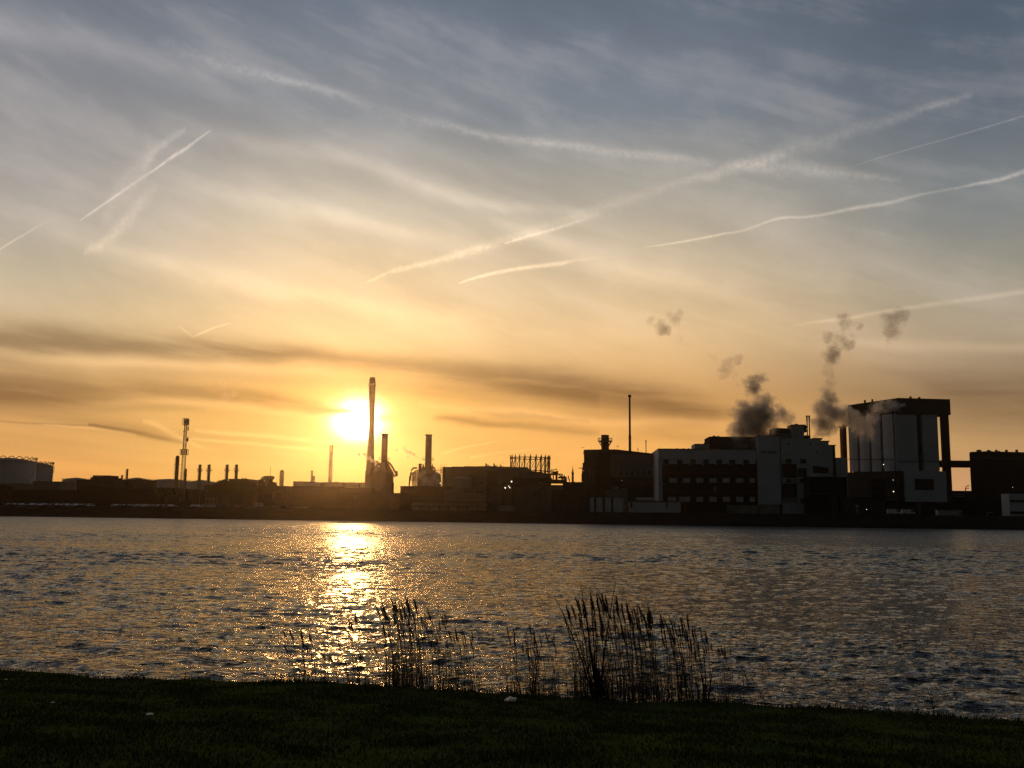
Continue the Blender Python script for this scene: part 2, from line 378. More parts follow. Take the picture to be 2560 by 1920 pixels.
# ------------------------------------------------------------------ far bank and the ground behind it
GZ = 5.0
bd = Vector((math.cos(R(-16.4)), math.sin(R(-16.4)), 0)); bn_ = Vector((-bd.y, bd.x, 0))   # along / away
def bank(s, t, z):                                     # s along from x=0, t metres behind the waterline
    return Vector((0, BY0, 0)) + bd * s + bn_ * t + Vector((0, 0, z))
prof = [(-3, -1.0), (0, 0.05), (1.5, 0.9), (4, 1.7), (6.5, 3.0), (8, 3.15), (9, 4.2), (12, 4.9), (20, GZ), (60, GZ), (300, GZ), (1500, GZ), (9000, GZ)]
ss = list(np.arange(-700, 561, 2.0)); ss = [-6000, -2500, -1200] + ss + [900, 2500, 6000]
vs = []
for (t, z) in prof:
    for s_ in ss:
        j = 0.0 if t > 14 else (mnoise.noise((s_ * .35, t * .9, 0)) * 0.9)
        vs.append(bank(s_, t + j, z + (j * 0.35 if t < 14 else 0)))
me = np_mesh("far_bank", [tuple(v) for v in vs], grid_quads(len(prof), len(ss)))
o = link("far_bank_ground", me, mat("bank_earth", (0.022, 0.020, 0.017), 0.95, var=0.5, scale=0.5, bump=0.6)); tag(o, kind='structure')

# ------------------------------------------------------------------ near bank (grass dike)
EDGE = [(-700,1440),(0,1450),(300,1464),(640,1474),(830,1484),(1100,1496),(1280,1509),(1560,1522),(1900,1537),(2212,1554),(2900,1592)]
ep = [G(x * 1.1573, y * 1.1573, 0.45) for x, y in EDGE]
ex = [p.x for p in ep]; ey = [p.y for p in ep]
def edge_y(x): return np.interp(x, ex, ey) 
def edge_j(x):
    x = np.asarray(x, float)
    return edge_y(x) + 0.16 * np.sin(x * 1.7 + 1) + 0.09 * np.sin(x * 4.3) + 0.05 * np.sin(x * 11.1 + 2)
def gz(x, y):
    x = np.asarray(x, float); y = np.asarray(y, float); e = edge_y(x)
    t = y / e
    z = 2.6 - 2.15 * t
    z = z + 0.03 * np.sin(x * .8 + y * .5) + 0.012 * np.sin(x * 1.9 - y * 1.3 + 1) + 0.006 * np.sin(x * 4.1 + y * 3.3)
    return z
gx = np.linspace(-24, 24, 260)
rows = []
for t in np.linspace(-0.25, 1, 120):
    yy = t * edge_j(gx); rows.append(np.stack([gx, yy, gz(gx, yy)], -1))
yy = edge_j(gx); zz = gz(gx, yy)
lip = 0.05 * np.sin(gx * 7.3) + 0.04 * np.sin(gx * 17)
rows.append(np.stack([gx, yy + 0.12, zz - 0.10 + lip * .4], -1))
rows.append(np.stack([gx, yy + 0.30 + lip, zz - 0.35], -1))
rows.append(np.stack([gx, yy + 0.8 + lip, np.full_like(gx, -0.4)], -1))
me = np_mesh("grass_bank", np.concatenate(rows), grid_quads(len(rows), len(gx)), True)
o = link("bank_ground", me, mat("turf_soil", (0.05, 0.07, 0.016), 1.0, var=0.4, scale=1.4, bump=0.5, spec=0.0)); tag(o, kind='structure')

# grass blades
NB = 190000
y_ = 7.0 + 17.5 * rng.random(NB) ** 0.9; x_ = rng.uniform(-1, 1, NB) * (y_ * 0.62 + 1.0)
keep = y_ < edge_j(x_) + 0.10
x_, y_ = x_[keep], y_[keep]
clump = np.array([mnoise.noise((float(a) * 0.9, float(b_) * 0.9, 3.0)) for a, b_ in zip(x_, y_)])
dens = np.clip(0.75 + clump * 1.3, 0.25, 1.5)
k2 = rng.random(len(x_)) < dens / 1.2; x_, y_, clump = x_[k2], y_[k2], clump[k2]
n = len(x_); z_ = gz(x_, y_) - 0.01
h = (0.03 + 0.035 * rng.random(n) + 0.03 * np.clip(clump, 0, 1)) 
tuft = rng.random(n) < 0.012; h = np.where(tuft, h * 2.2, h)
nearedge = (edge_j(x_) - y_) < 0.5; h = np.where(nearedge, h * (1 + 1.9 * rng.random(n) ** 3), h)
w = 0.006 + 0.006 * rng.random(n); an = rng.uniform(0, 6.28, n)
lx, ly = np.cos(an), np.sin(an); bend = h * rng.uniform(0.1, 0.9, n); ba = rng.uniform(0, 6.28, n)
bx, by = np.cos(ba) * bend, np.sin(ba) * bend
v0 = np.stack([x_ - lx * w, y_ - ly * w, z_], -1); v1 = np.stack([x_ + lx * w, y_ + ly * w, z_], -1)
v2 = np.stack([x_ + lx * w * .6 + bx * .35, y_ + ly * w * .6 + by * .35, z_ + h * .6], -1)
v3 = np.stack([x_ - lx * w * .6 + bx * .35, y_ - ly * w * .6 + by * .35, z_ + h * .6], -1)
v4 = np.stack([x_ + bx, y_ + by, z_ + h], -1)
vv = np.stack([v0, v1, v2, v3, v4], 1).reshape(-1, 3)
i0 = np.arange(n) * 5
tris = np.concatenate([np.stack([i0, i0 + 1, i0 + 2], -1), np.stack([i0, i0 + 2, i0 + 3], -1), np.stack([i0 + 3, i0 + 2, i0 + 4], -1)])
me = np_mesh("grass", vv, tris)
gm = mat("grass_blade", (0.066, 0.071, 0.024), 0.95, var=0.3, scale=1.8, c2=(0.105, 0.104, 0.036), spec=0.0)
o = link("grass", me, gm); tag(o, "short rough grass covering the near river bank", "grass", kind='stuff')
# ------------------------------------------------------------------ builders for everything that stands
import bmesh
class MB:
    def __init__(s): s.v = []; s.f = []; s.sm = []
    def add(s, vs, fs, smooth_=False):
        b0 = len(s.v); s.v += [tuple(v) for v in vs]; s.f += [tuple(b0 + i for i in f) for f in fs]; s.sm += [smooth_] * len(fs); return s
    def box(s, x0, x1, y0, y1, z0, z1):
        return s.add([(x0,y0,z0),(x1,y0,z0),(x1,y1,z0),(x0,y1,z0),(x0,y0,z1),(x1,y0,z1),(x1,y1,z1),(x0,y1,z1)],
                     [(0,3,2,1),(4,5,6,7),(0,1,5,4),(1,2,6,5),(2,3,7,6),(3,0,4,7)])
    def prism(s, pts, z0, z1):                         # plan polygon (counter-clockwise), z may be lists
        n = len(pts); a = z0 if hasattr(z0, '__len__') else [z0] * n; b = z1 if hasattr(z1, '__len__') else [z1] * n
        return s.add([(p[0], p[1], z) for p, z in zip(pts, a)] + [(p[0], p[1], z) for p, z in zip(pts, b)],
                     [tuple(range(n))[::-1], tuple(range(n, 2 * n))] + [(i, (i + 1) % n, n + (i + 1) % n, n + i) for i in range(n)])
    def slab(s, pts, y0, y1):                          # elevation polygon (x,z) extruded along y
        n = len(pts)
        return s.add([(p[0], y0, p[1]) for p in pts] + [(p[0], y1, p[1]) for p in pts],
                     [tuple(range(n)), tuple(range(n, 2 * n))[::-1]] + [(i, n + i, n + (i + 1) % n, (i + 1) % n) for i in range(n)])
    def lathe(s, prof, cx=0, cy=0, n=24, cap=True):    # prof = (r, z) from the bottom
        vs = []; fs = []
        for r, z in prof:
            for k in range(n):
                a = 2 * math.pi * k / n; vs.append((cx + r * math.cos(a), cy + r * math.sin(a), z))
        for j in range(len(prof) - 1):
            for k in range(n): fs.append((j*n+k, j*n+(k+1) % n, (j+1)*n+(k+1) % n, (j+1)*n+k))
        s.add(vs, fs, True)
        if cap:
            b0 = len(s.v) - len(vs); s.f += [tuple(b0 + k for k in range(n))[::-1], tuple(b0 + (len(prof)-1)*n + k for k in range(n))]; s.sm += [False, False]
        return s
    def tube(s, pts, r, n=5):                          # r may be a list
        pts = [Vector(p) for p in pts]; rr = r if hasattr(r, '__len__') else [r] * len(pts); vs = []; fs = []
        for i, p in enumerate(pts):
            d = (pts[min(i+1, len(pts)-1)] - pts[max(i-1, 0)]); d = d.normalized() if d.length > 1e-9 else Vector((0,0,1))
            a = d.cross(Vector((0,0,1)) if abs(d.z) < .9 else Vector((1,0,0))).normalized(); b = d.cross(a)
            for k in range(n):
                t = 2 * math.pi * k / n; vs.append(p + (a * math.cos(t) + b * math.sin(t)) * rr[i])
        for j in range(len(pts) - 1):
            for k in range(n): fs.append((j*n+k, j*n+(k+1) % n, (j+1)*n+(k+1) % n, (j+1)*n+k))
        fs += [tuple(range(n))[::-1], tuple((len(pts)-1)*n + k for k in range(n))]
        return s.add(vs, fs, n > 5)
    def ring(s, R_, z, r, cx=0, cy=0, n=28, a0=0, a1=2*math.pi):
        return s.tube([(cx + R_*math.cos(a0+(a1-a0)*k/n), cy + R_*math.sin(a0+(a1-a0)*k/n), z) for k in range(n+1)], r, 4)
    def mesh(s, name):
        me = bpy.data.meshes.new(name); me.from_pydata(s.v, [], s.f); me.polygons.foreach_set('use_smooth', s.sm); me.update(); return me
    def build(s, name, m, parent=None): return link(name, s.mesh(name), m, parent)

def conv(x0, y0, k): return lambda x, y: (x0 + x / k, y0 + y / k)
C1, C2, C3, C4 = conv(0, 1000, 5.137), conv(400, 1000, 5.137), conv(780, 920, 4.116), conv(1150, 1050, 6.076)
C5, C6, C7 = conv(1420, 950, 4.449), conv(1620, 1020, 4.608), conv(2050, 960, 4.337)
R1, R2 = conv(680, 1440, 3.687), conv(1240, 1440, 3.456)

class Fr:
    """a facade frame: local x along the facade, y away from the river, z up from the site level"""
    def __init__(s, c, x0, Y, deg=-5.0, ref=1200.0):
        s.c = c; s.a = R(deg); s.A = P(c(x0, ref)[0], 1262, Y); s.A.z = GZ
        s.e = Vector((math.cos(s.a), math.sin(s.a), 0)); s.n = Vector((-s.e.y, s.e.x, 0))
    def q(s, x, y, back=0.0):
        px, py = s.c(x, y); d = ray(px, py); A = s.A + s.n * back
        t = (A - EYE).dot(s.n) / d.dot(s.n); p = EYE + d * t
        return (p - s.A).dot(s.e), p.z - GZ
    def rect(s, x0, y0, x1, y1, back=0.0):
        a = s.q(x0, (y0 + y1) / 2, back); b = s.q(x1, (y0 + y1) / 2, back)
        zt = s.q((x0 + x1) / 2, y0, back)[1]; zb = s.q((x0 + x1) / 2, y1, back)[1]
        return a[0], b[0], zb, zt
    def box(s, mb, x0, y0, x1, y1, back, depth, zb=None):
        a, b, z0, z1 = s.rect(x0, y0, x1, y1, back); z0 = z0 if zb is None else zb
        return mb.box(a, b, back, back + depth, z0, z1)
    def thing(s, name, label, cat, group=None): return thing(name, label, cat, s.A, s.a, group)

# materials of the works
M_WHITE = mat("white_cladding", (0.44, 0.47, 0.52), 0.6, var=0.12, scale=0.12, c2=(0.52, 0.55, 0.60))
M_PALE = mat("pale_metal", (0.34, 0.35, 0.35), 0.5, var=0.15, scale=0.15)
M_GREY = mat("grey_cladding", (0.17, 0.165, 0.155), 0.6, var=0.18, scale=0.2)
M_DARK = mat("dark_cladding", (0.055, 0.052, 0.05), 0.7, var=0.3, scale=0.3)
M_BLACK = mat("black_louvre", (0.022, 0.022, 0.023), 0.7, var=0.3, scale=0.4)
M_BRICK = mat("brown_brick", (0.045, 0.030, 0.024), 0.85, var=0.3, scale=0.5)
M_CONC = mat("weathered_concrete", (0.24, 0.225, 0.20), 0.9, var=0.25, scale=0.25)
M_STEEL = mat("galvanised_steel", (0.20, 0.19, 0.18), 0.45, metal=0.4, var=0.2, scale=0.8)
M_RUST = mat("rusty_steel", (0.14, 0.07, 0.04), 0.8, var=0.35, scale=0.8)
M_GLASS = mat("dark_glass", (0.02, 0.024, 0.028), 0.25, var=0.1, scale=0.5, spec=0.3)
M_PALEPANE = mat("pale_pane", (0.46, 0.46, 0.44), 0.7, var=0.1, scale=0.6)  # paler flat tone for the panes of the factory's two lower window rows
M_ROOF = mat("roof_felt", (0.05, 0.046, 0.042), 0.95, var=0.3, scale=0.3)
M_TANK = mat("tank_paint", (0.40, 0.40, 0.38), 0.6, var=0.15, scale=0.08)
M_LAMP = mat("lamp_glow", (0.9, 0.85, 0.7), 0.5, var=0.02, emit=(1.0, 0.82, 0.58, 2.8))
M_TREEB = mat("bark", (0.05, 0.04, 0.03), 0.95, var=0.3, scale=3)
M_LEAF = mat("dark_foliage", (0.045, 0.05, 0.022), 0.95, var=0.35, scale=0.7, spec=0.1)
# ================================================================== LEFT: tank farm, mast, stacks
def storage_tank(c, xc, y_rim, y_apex, wpx, Y, label, stair=True, rail=True, group="storage tanks of the depot", name='storage_tank', m=None):
    px, py = c(xc, y_rim); k = c(1, 0)[0] - c(0, 0)[0]
    p = P(px, py, Y); r = wpx * k / FPX * Y / 2; h = p.z - GZ; cone = P(px, c(xc, y_apex)[1], Y + r * .0).z - GZ - h
    t = thing(name, label, 'tank', (p.x, Y + r, GZ), 0, group)
    MB().lathe([(r, -1), (r, h * .5), (r * 1.004, h * .5), (r * 1.004, h * .52), (r, h * .52), (r, h)], n=56).build('shell', m or M_TANK, t)
    MB().lathe([(r * 1.015, h - .05), (r * 1.015, h + .18), (r * .6, h + cone * .62), (r * .2, h + cone * .93), (0.4, h + cone)], n=56).build('roof', M_PALE, t)
    if rail:
        mb = MB().ring(r * 1.0, h + 1.25, .06, n=56).ring(r * 1.0, h + .7, .04, n=56)
        for i in range(36):
            a = i / 36 * 2 * math.pi; mb.tube([(r*math.cos(a), r*math.sin(a), h), (r*math.cos(a), r*math.sin(a), h + 1.25)], .05, 4)
        mb.build('railing', M_STEEL, t)
    if stair:
        mb = MB(); N = 26
        for i in range(N):
            a = R(-60) + R(75) * i / N; z = h * i / N
            mb.tube([((r+.2)*math.cos(a), (r+.2)*math.sin(a), z), ((r+1.0)*math.cos(a), (r+1.0)*math.sin(a), z)], .07, 4)
            mb.tube([((r+1.0)*math.cos(a), (r+1.0)*math.sin(a), z), ((r+1.0)*math.cos(a), (r+1.0)*math.sin(a), z+1.1)], .04, 4)
        for zo in (0, 1.1): mb.tube([((r+1.0)*math.cos(R(-60)+R(75)*i/N), (r+1.0)*math.sin(R(-60)+R(75)*i/N), h*i/N + zo) for i in range(N+1)], .06, 4)
        mb.build('stair', M_STEEL, t)
    return t, r, h
t, r, h = storage_tank(C1, -55, 775, 722, 660, 640, "large pale storage tank cut off by the left edge, its rim ringed with pipe arches")
def foam_arches(t, r, h, n=22):
    mb = MB()
    for i in range(n):
        a0 = 2*math.pi*i/n; a1 = a0 + 2*math.pi/n*.9
        mb.tube([((r+.1)*math.cos(a0+(a1-a0)*k/6), (r+.1)*math.sin(a0+(a1-a0)*k/6), h + 1.6 + 1.5*math.sin(math.pi*k/6)) for k in range(7)], .24, 5)
    return mb.build('rim_pipe', M_STEEL, t)
foam_arches(t, r, h)
t, r, h = storage_tank(C1, 412, 842, 792, 350, 690, "second pale storage tank, right behind the large one at the left edge")
foam_arches(t, r, h)
mb = MB()                                              # pipe drop and platform on the tank's right edge
for i in range(12): mb.box(r*.99, r+1.3, -r*.2 - .5, -r*.2 + .5, h*i/12 + .3, h*i/12 + .55)
mb.tube([(r+.9, -r*.2, 0), (r+.9, -r*.2, h+2.4)], .16); mb.build('pipe_ladder', M_RUST, t)
storage_tank(C1, 905, 1025, 990, 340, 760, "low white tank with a shallow cone roof, nearest the two big tanks", rail=True, stair=False)
storage_tank(C1, 1700, 1028, 990, 330, 800, "low tank whose cone roof peeps over the dark office block", stair=False)
storage_tank(C1, 2085, 1038, 1003, 520, 760, "broad white low tank left of the lattice mast", stair=False)
storage_tank(C2, 480, 1058, 1020, 320, 740, "white low tank with cone roof just right of the lattice mast", stair=False)
storage_tank(C2, 660, 1085, 1050, 220, 820, "small pale low tank beside the pair of stacks", stair=False)

def hall(name, label, cat, c, x0, x1, ytop, Y, deg=-6, depth=18, m=None, parapet=True, windows=(), extras=None, group=None, wallname='wall'):
    f = Fr(c, x0, Y, deg); t = f.thing(name, label, cat, group)
    a = f.q(x0, ytop); b = f.q(x1, ytop); z = (a[1] + b[1]) / 2; L = b[0]
    MB().box(0, L, 0, depth, -1.5, z - (.35 if parapet else 0)).build(wallname, m or M_GREY, t)
    if parapet: MB().box(-.25, L + .25, -.25, depth + .25, z - .35, z).build('roof', M_ROOF, t)
    for wd_ in windows:
        x_0, y_0, x_1, y_1 = wd_[:4]; s0, s1, z0, z1 = f.rect(x_0, y_0, x_1, y_1)
        w = MB().box(s0, s1, -.12, .06, z0, z1).build('window', M_STEEL, t)
        MB().box(s0 + .12, s1 - .12, -.16, -.10, z0 + .12, z1 - .12).build('pane', wd_[4] if len(wd_) > 4 else M_GLASS, w)
    return f, t, L, z, depth
hall('warehouse', "low pale flat-roofed shed between the big tanks and the white tank", 'warehouse', C1, 400, 760, 1045, 600, m=M_GREY)
f, t, L, z, d = hall('office_building', "wide dark flat-roofed block with a stepped penthouse on the left bank", 'building', C1, 960, 1462, 1022, 540, m=M_DARK,
     windows=[(1020 + 62*i, 1090, 1052 + 62*i, 1110) for i in range(7)])
pm = MB(); f.box(pm, 1160, 992, 1220, 1022, 3, 8, z - .2); f.box(pm, 1188, 968, 1408, 1022, 4, 10, z - .2); pm.build('penthouse', M_DARK, t)
pm = MB(); f.box(pm, 1225, 978, 1320, 990, 3.7, .25); pm.build('louvre', M_PALE, t)
f, t, L, z, d = hall('warehouse', "long dark flat-roofed shed right of the penthouse block", 'warehouse', C1, 1470, 1822, 1022, 555, m=M_DARK,
     windows=[(1690, 1112, 1730, 1136)])
for x_, y_ in ((1480,1003),(1530,1005),(1745,1010),(1790,1008)): pm = MB(); f.box(pm, x_-8, y_, x_+8, 1024, 4, 2, z-.2); pm.build('roof_vent', M_DARK, t)
def stack(name, label, c, x0, x1, ytop, ybase, Y, platform=None, cat='chimney', m=None, group=None, taper=1.0, cap=True, ladder=True, deg=0):
    xm = (x0 + x1) / 2; k = c(1, 0)[0] - c(0, 0)[0]
    r = (x1 - x0) * k / FPX * Y / 2; top = P(*c(xm, ytop), Y); bot = P(*c(xm, ybase), Y)
    t = thing(name, label, cat, (bot.x, Y, GZ), 0, group); h = top.z - GZ
    MB().lathe([(r * taper, -.5), (r * (1 + (taper - 1) * .5), h * .5), (r, h)] , n=20).build('shaft', m or M_GREY, t)
    if cap: MB().lathe([(r * 1.1, h - r * .5), (r * 1.14, h), (r * .9, h + .05)], n=20).build('cap', M_DARK, t)
    if platform:
        zp = P(*c(xm, platform), Y).z - GZ
        mb = MB().lathe([(r * 1.02, zp - .15), (r * 1.02 + 1.1, zp - .15), (r * 1.02 + 1.1, zp), (r * 1.02, zp)], n=20, cap=False)
        mb.ring(r * 1.02 + 1.05, zp + 1.1, .06, n=20)
        for i in range(12):
            a = i / 12 * 2 * math.pi; mb.tube([((r+1.05)*math.cos(a), (r+1.05)*math.sin(a), zp), ((r+1.05)*math.cos(a), (r+1.05)*math.sin(a), zp+1.1)], .05, 4)
            mb.tube([(r*math.cos(a), r*math.sin(a), zp - 1.3), ((r+1.0)*math.cos(a), (r+1.0)*math.sin(a), zp-.1)], .07, 4)
        mb.build('platform', M_STEEL, t)
    if ladder:
        mb = MB(); xo = -(r * 1.05 + .35)
        for s_ in (-.25, .25): mb.tube([(xo, s_, 0), (xo, s_, h * .97)], .04, 4)
        for i in range(int(h / 1.5)): mb.ring(.38, 1.5 * i + .8, .035, xo - .1, 0, n=6)
        mb.build('ladder', M_STEEL, t)
    return t, r, h
stack('chimney', "slim rusty chimney rising behind the shed on the left bank", C1, 1617, 1641, 886, 1010, 600, m=M_RUST, cap=True)
stack('vent_stack', "short stubby vent left of the slim rusty chimney", C1, 1556, 1578, 966, 1015, 580, m=M_RUST, cat='vent')
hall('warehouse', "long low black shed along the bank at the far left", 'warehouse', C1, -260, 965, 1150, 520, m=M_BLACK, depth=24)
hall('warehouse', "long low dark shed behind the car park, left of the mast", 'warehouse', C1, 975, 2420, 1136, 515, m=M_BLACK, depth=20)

# columns and stacks
def column(label, x0, x1, yt, yb, Y, c=C2):
    t, r, h = stack('process_column', label, c, x0, x1, yt + 12, yb, Y, cat='column', m=M_RUST, cap=False, ladder=True)
    MB().lathe([(r, h), (r*.8, h + r*.45), (r*.35, h + r*.7), (.1, h + r*.78)], n=20, cap=False).build('dome', M_RUST, t)
    mb = MB()
    for q_ in (.3, .5, .68, .85): mb.lathe([(r, h*q_), (r + .9, h*q_), (r + .9, h*q_ + .15), (r, h*q_ + .15)], n=16, cap=False)
    mb.build('platform', M_STEEL, t)
column("tall slim process column standing left of the lattice mast", 186, 232, 718, 1040, 620)
column("short thin process column half hidden behind the mast foot", 307, 338, 880, 1040, 640)
g4 = "four slim stacks behind the white tanks"
for (x0, x1, lb, m_) in ((487,522,"first of four slim stacks right of the mast, ringed by a platform",M_GREY),(604,640,"second of four slim stacks, the paler one, ringed by a platform",M_PALE),
                     (836,872,"third of four slim stacks, above the tree crowns",M_GREY),(957,993,"fourth and rightmost of the slim stacks above the trees",M_DARK)):
    stack('chimney', lb, C2, x0, x1, 830, 1040, 700, platform=903, group=g4, m=m_, taper=1.05)
t, r, h = stack('process_column', "hazy domed column with a cap far behind the trees", C2, 1532, 1588, 925, 1080, 1300, cat='column', cap=False, ladder=False)
MB().lathe([(r, h), (r*.75, h+r*.6), (r*.3, h+r*.95), (.2, h+r*1.0)], n=20, cap=False).build('dome', M_GREY, t)
mb = MB()
for q_ in (.45,.62,.8): mb.lathe([(r, h*q_), (r+1.6, h*q_), (r+1.6, h*q_+.3), (r, h*q_+.3)], n=16, cap=False)
mb.build('platform', M_STEEL, t)
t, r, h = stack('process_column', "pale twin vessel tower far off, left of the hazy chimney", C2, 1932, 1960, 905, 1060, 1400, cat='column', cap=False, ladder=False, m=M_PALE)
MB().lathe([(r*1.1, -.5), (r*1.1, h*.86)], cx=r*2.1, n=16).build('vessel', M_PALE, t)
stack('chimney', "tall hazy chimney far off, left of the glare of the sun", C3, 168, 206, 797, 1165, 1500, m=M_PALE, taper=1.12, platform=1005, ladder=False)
# mushroom shaped water tower
p = P(*C2(1395, 1000), 640); t = thing('water_tower', "small flat-topped water tower above the trees", 'tower', (p.x, 640, GZ)); h = p.z - GZ; k = 640 / FPX / 5.137
MB().lathe([(28*k, -.5), (28*k, h - 1)], n=20).build('stem', M_PALE, t)
MB().lathe([(30*k, h - 3.0), (72*k, h - .4), (76*k, h + .6), (60*k, h + 1.1), (2, h + 1.3)], n=30).build('bowl', M_CONC, t)
MB().tube([(5*k*4, 0, h), (5*k*4, 0, h + 8)], .12).build('antenna', M_STEEL, t)

# lattice mast
def lattice(name, t, w0, w1, z0, z1, nseg, r, m, cx=0, cy=0):
    mb = MB(); c4 = [(-1,-1),(1,-1),(1,1),(-1,1)]
    W = lambda z: (w0 + (w1 - w0) * (z - z0) / (z1 - z0)) / 2
    for sx, sy in c4: mb.tube([(cx + sx*W(z0), cy + sy*W(z0), z0), (cx + sx*W(z1), cy + sy*W(z1), z1)], r, 4)
    for i in range(nseg):
        a, b = z0 + (z1-z0)*i/nseg, z0 + (z1-z0)*(i+1)/nseg; wa, wb = W(a), W(b)
        for j in range(4):
            s_, e_ = c4[j], c4[(j+1) % 4]
            mb.tube([(cx+s_[0]*wa, cy+s_[1]*wa, a), (cx+e_[0]*wb, cy+e_[1]*wb, b)], r*.6, 4)
            mb.tube([(cx+e_[0]*wa, cy+e_[1]*wa, a), (cx+s_[0]*wb, cy+s_[1]*wb, b)], r*.6, 4)
            mb.tube([(cx+s_[0]*wb, cy+s_[1]*wb, b), (cx+e_[0]*wb, cy+e_[1]*wb, b)], r*.6, 4)
    return mb.build(name, m, t)
MY = 500.0; p0 = P(*C2(283, 1180), MY); k = MY / FPX / 5.137
t = thing('lattice_mast', "tall lattice telecom mast hung with antennas left of the stacks", 'mast', (p0.x, MY, GZ))
zz_ = lambda y: P(*C2(320, y), MY).z - GZ
lattice('tower', t, 2.3, 0.95, -.5, zz_(262), 22, .085, M_STEEL)
def cage(nm, y0, y1, hw, r=.14, n=3):
    mb = MB(); a, b = zz_(y1), zz_(y0)
    for i in range(n + 1):
        z_ = a + (b - a) * i / n
        for s_ in (-1, 1): mb.tube([(-hw, s_*hw*.8, z_), (hw, s_*hw*.8, z_)], r, 4); mb.tube([(s_*hw, -hw*.8, z_), (s_*hw, hw*.8, z_)], r, 4)
    for x_ in (-hw, -hw*.35, hw*.35, hw):
        for s_ in (-1, 1): mb.tube([(x_, s_*hw*.8, a), (x_, s_*hw*.8, b)], r * 1.2, 4)
    return mb.build(nm, M_STEEL, t)
cage('top_cage', 240, 322, 32*k, .10, 3); cage('platform', 637, 703, 42*k, .10, 1)
def antenna(x, y0, y1, w, dy=-1.2):
    s_ = (C2(x, 0)[0] - C2(302, 0)[0]) * MY / FPX
    w *= .55; mb = MB().box(s_ - w/2, s_ + w/2, dy - .2, dy + .2, zz_(y1), zz_(y0)); mb.tube([(s_, dy, zz_((y0+y1)/2)), (0, 0, zz_((y0+y1)/2))], .07, 4)
    return mb.build('antenna', M_PALE, t)
for x, y0, y1, w in ((298,250,300,.75),(322,250,300,.75),(346,250,318,.75),(345,340,395,.9),(292,400,414,.8),(348,480,540,1.0),(297,460,520,.45),(338,500,530,.8),(274,645,695,.5),(346,640,700,.6),(300,560,600,.35)):
    antenna(x, y0, y1, w)
MB().box(-1.6, 1.6, -2.6, 2.6, -.3, 3).build('equipment_cabin', M_DARK, t)

# trees on the far bank
def make_crown(seed, rx, ry, rz, nb, leaves, gap=.0, size=.55):
    rg = random.Random(seed); mb = MB(); vs = []; fs = []
    cl = []
    for _ in range(nb):
        u, v = rg.uniform(0, 6.28), rg.uniform(-.5, 1); q = (1 - v*v) ** .5 if abs(v) < 1 else 0; rad_ = rg.uniform(.45, 1.0)
        cl.append((rx*rad_*q*math.cos(u), ry*rad_*q*math.sin(u), rz*v*rad_, rg.uniform(.22, .42)))
    for i in range(leaves):
        c = rg.choice(cl); s_ = c[3]
        x = c[0] + rg.gauss(0, s_*rx*.42); y = c[1] + rg.gauss(0, s_*ry*.42); z = c[2] + rg.gauss(0, s_*rz*.42)
        a = Vector((rg.gauss(0,1), rg.gauss(0,1), rg.gauss(0,1))).normalized(); b = a.orthogonal().normalized(); w = size*rg.uniform(.5,1.2)
        b0 = len(vs); o_ = Vector((x, y, z)); vs += [o_ + a*w*.5, o_ + b*w*.3, o_ - a*w*.5, o_ - b*w*.3]; fs.append((b0, b0+1, b0+2, b0+3))
    mb.add(vs, fs); return mb, cl
def tree(label, x, z_top, Y, w, h, seed, cat='tree', group="trees on the far bank", leaves=1600, c=C2, bare=False):
    p = P(*c(x, 1200), Y); t = thing('broadleaf_tree', label, cat, (p.x, Y, GZ), 0, group)
    zt = P(*c(x, z_top), Y).z - GZ; k = Y / FPX / 5.137; rx = w * k / 2; ch = h * k / 2
    mb, cl = make_crown(seed, rx, rx * .8, ch, 30, leaves * 3, size=1.15)
    cr = mb.build('crown', M_LEAF, t); cr.location = (0, 0, zt - ch)
    tb = MB(); hb_ = zt - ch * 1.6; tb.tube([(0,0,-.5), (.15,0,hb_*.6), (0,0,hb_), (0, 0, zt - ch*.8)], [.42, .34, .28, .12], 7)
    for q_ in cl[:20]: tb.tube([(0,0,hb_*.9), (q_[0]*.5, q_[1]*.5, zt - ch + q_[2]*.3 - ch*.25), (q_[0], q_[1], zt - ch + q_[2])], [.16, .1, .03], 4)
    tb.build('trunk', M_TREEB, t); return t
tree("dark spreading tree under the third slim stack", 800, 1035, 505, 240, 190, 1)
tree("wide dark tree beneath the fourth slim stack", 930, 1030, 500, 200, 210, 2)
tree("loose-crowned tree right of the slim stacks with sky showing through", 1075, 1030, 505, 190, 230, 3, leaves=900)
tree("low ragged tree at the right end of the tree group", 1170, 1075, 508, 130, 150, 4, leaves=600)
tree("thin-crowned tree left of the water tower", 1300, 1012, 520, 120, 190, 5, leaves=500)
tree("dark tree in front of the water tower stem", 1430, 1045, 515, 130, 150, 6, leaves=900)
tree("round dark bush-like tree at the very left edge of the bank", 50, 1108, 500, 190, 130, 7, c=C1)
tree("dark rounded tree left of the mast foot", 90, 1122, 495, 300, 140, 8)
tree("small dark tree at the foot of the lattice mast", 210, 1150, 490, 120, 110, 9, leaves=700)
hall('workshop', "flat-roofed dark block standing between the trees", 'workshop', C2, 868, 1108, 1012, 560, m=M_DARK)
hall('workshop', "very low dark filler block added to close the bright gap between the tree-side blocks", 'workshop', C2, 1080, 1275, 1148, 525, m=M_DARK)  # filler block added to cover a bright sliver of sky
hall('workshop', "low dark block in front of the water tower", 'workshop', C2, 1250, 1622, 1102, 530, m=M_DARK, windows=[(1335,1195,1450,1275),(1470,1185,1580,1290)])
hall('workshop', "low dark building between the trees and the small tank", 'workshop', C2, 560, 760, 1090, 545, m=M_DARK)
hall('workshop', "long dark low building under the hazy vessel tower", 'workshop', C2, 1690, 2250, 1108, 540, m=M_DARK, depth=22)
hall('workshop', "small pale block on the skyline beside the vessel tower", 'workshop', C2, 1845, 1925, 1048, 620, m=M_PALE)
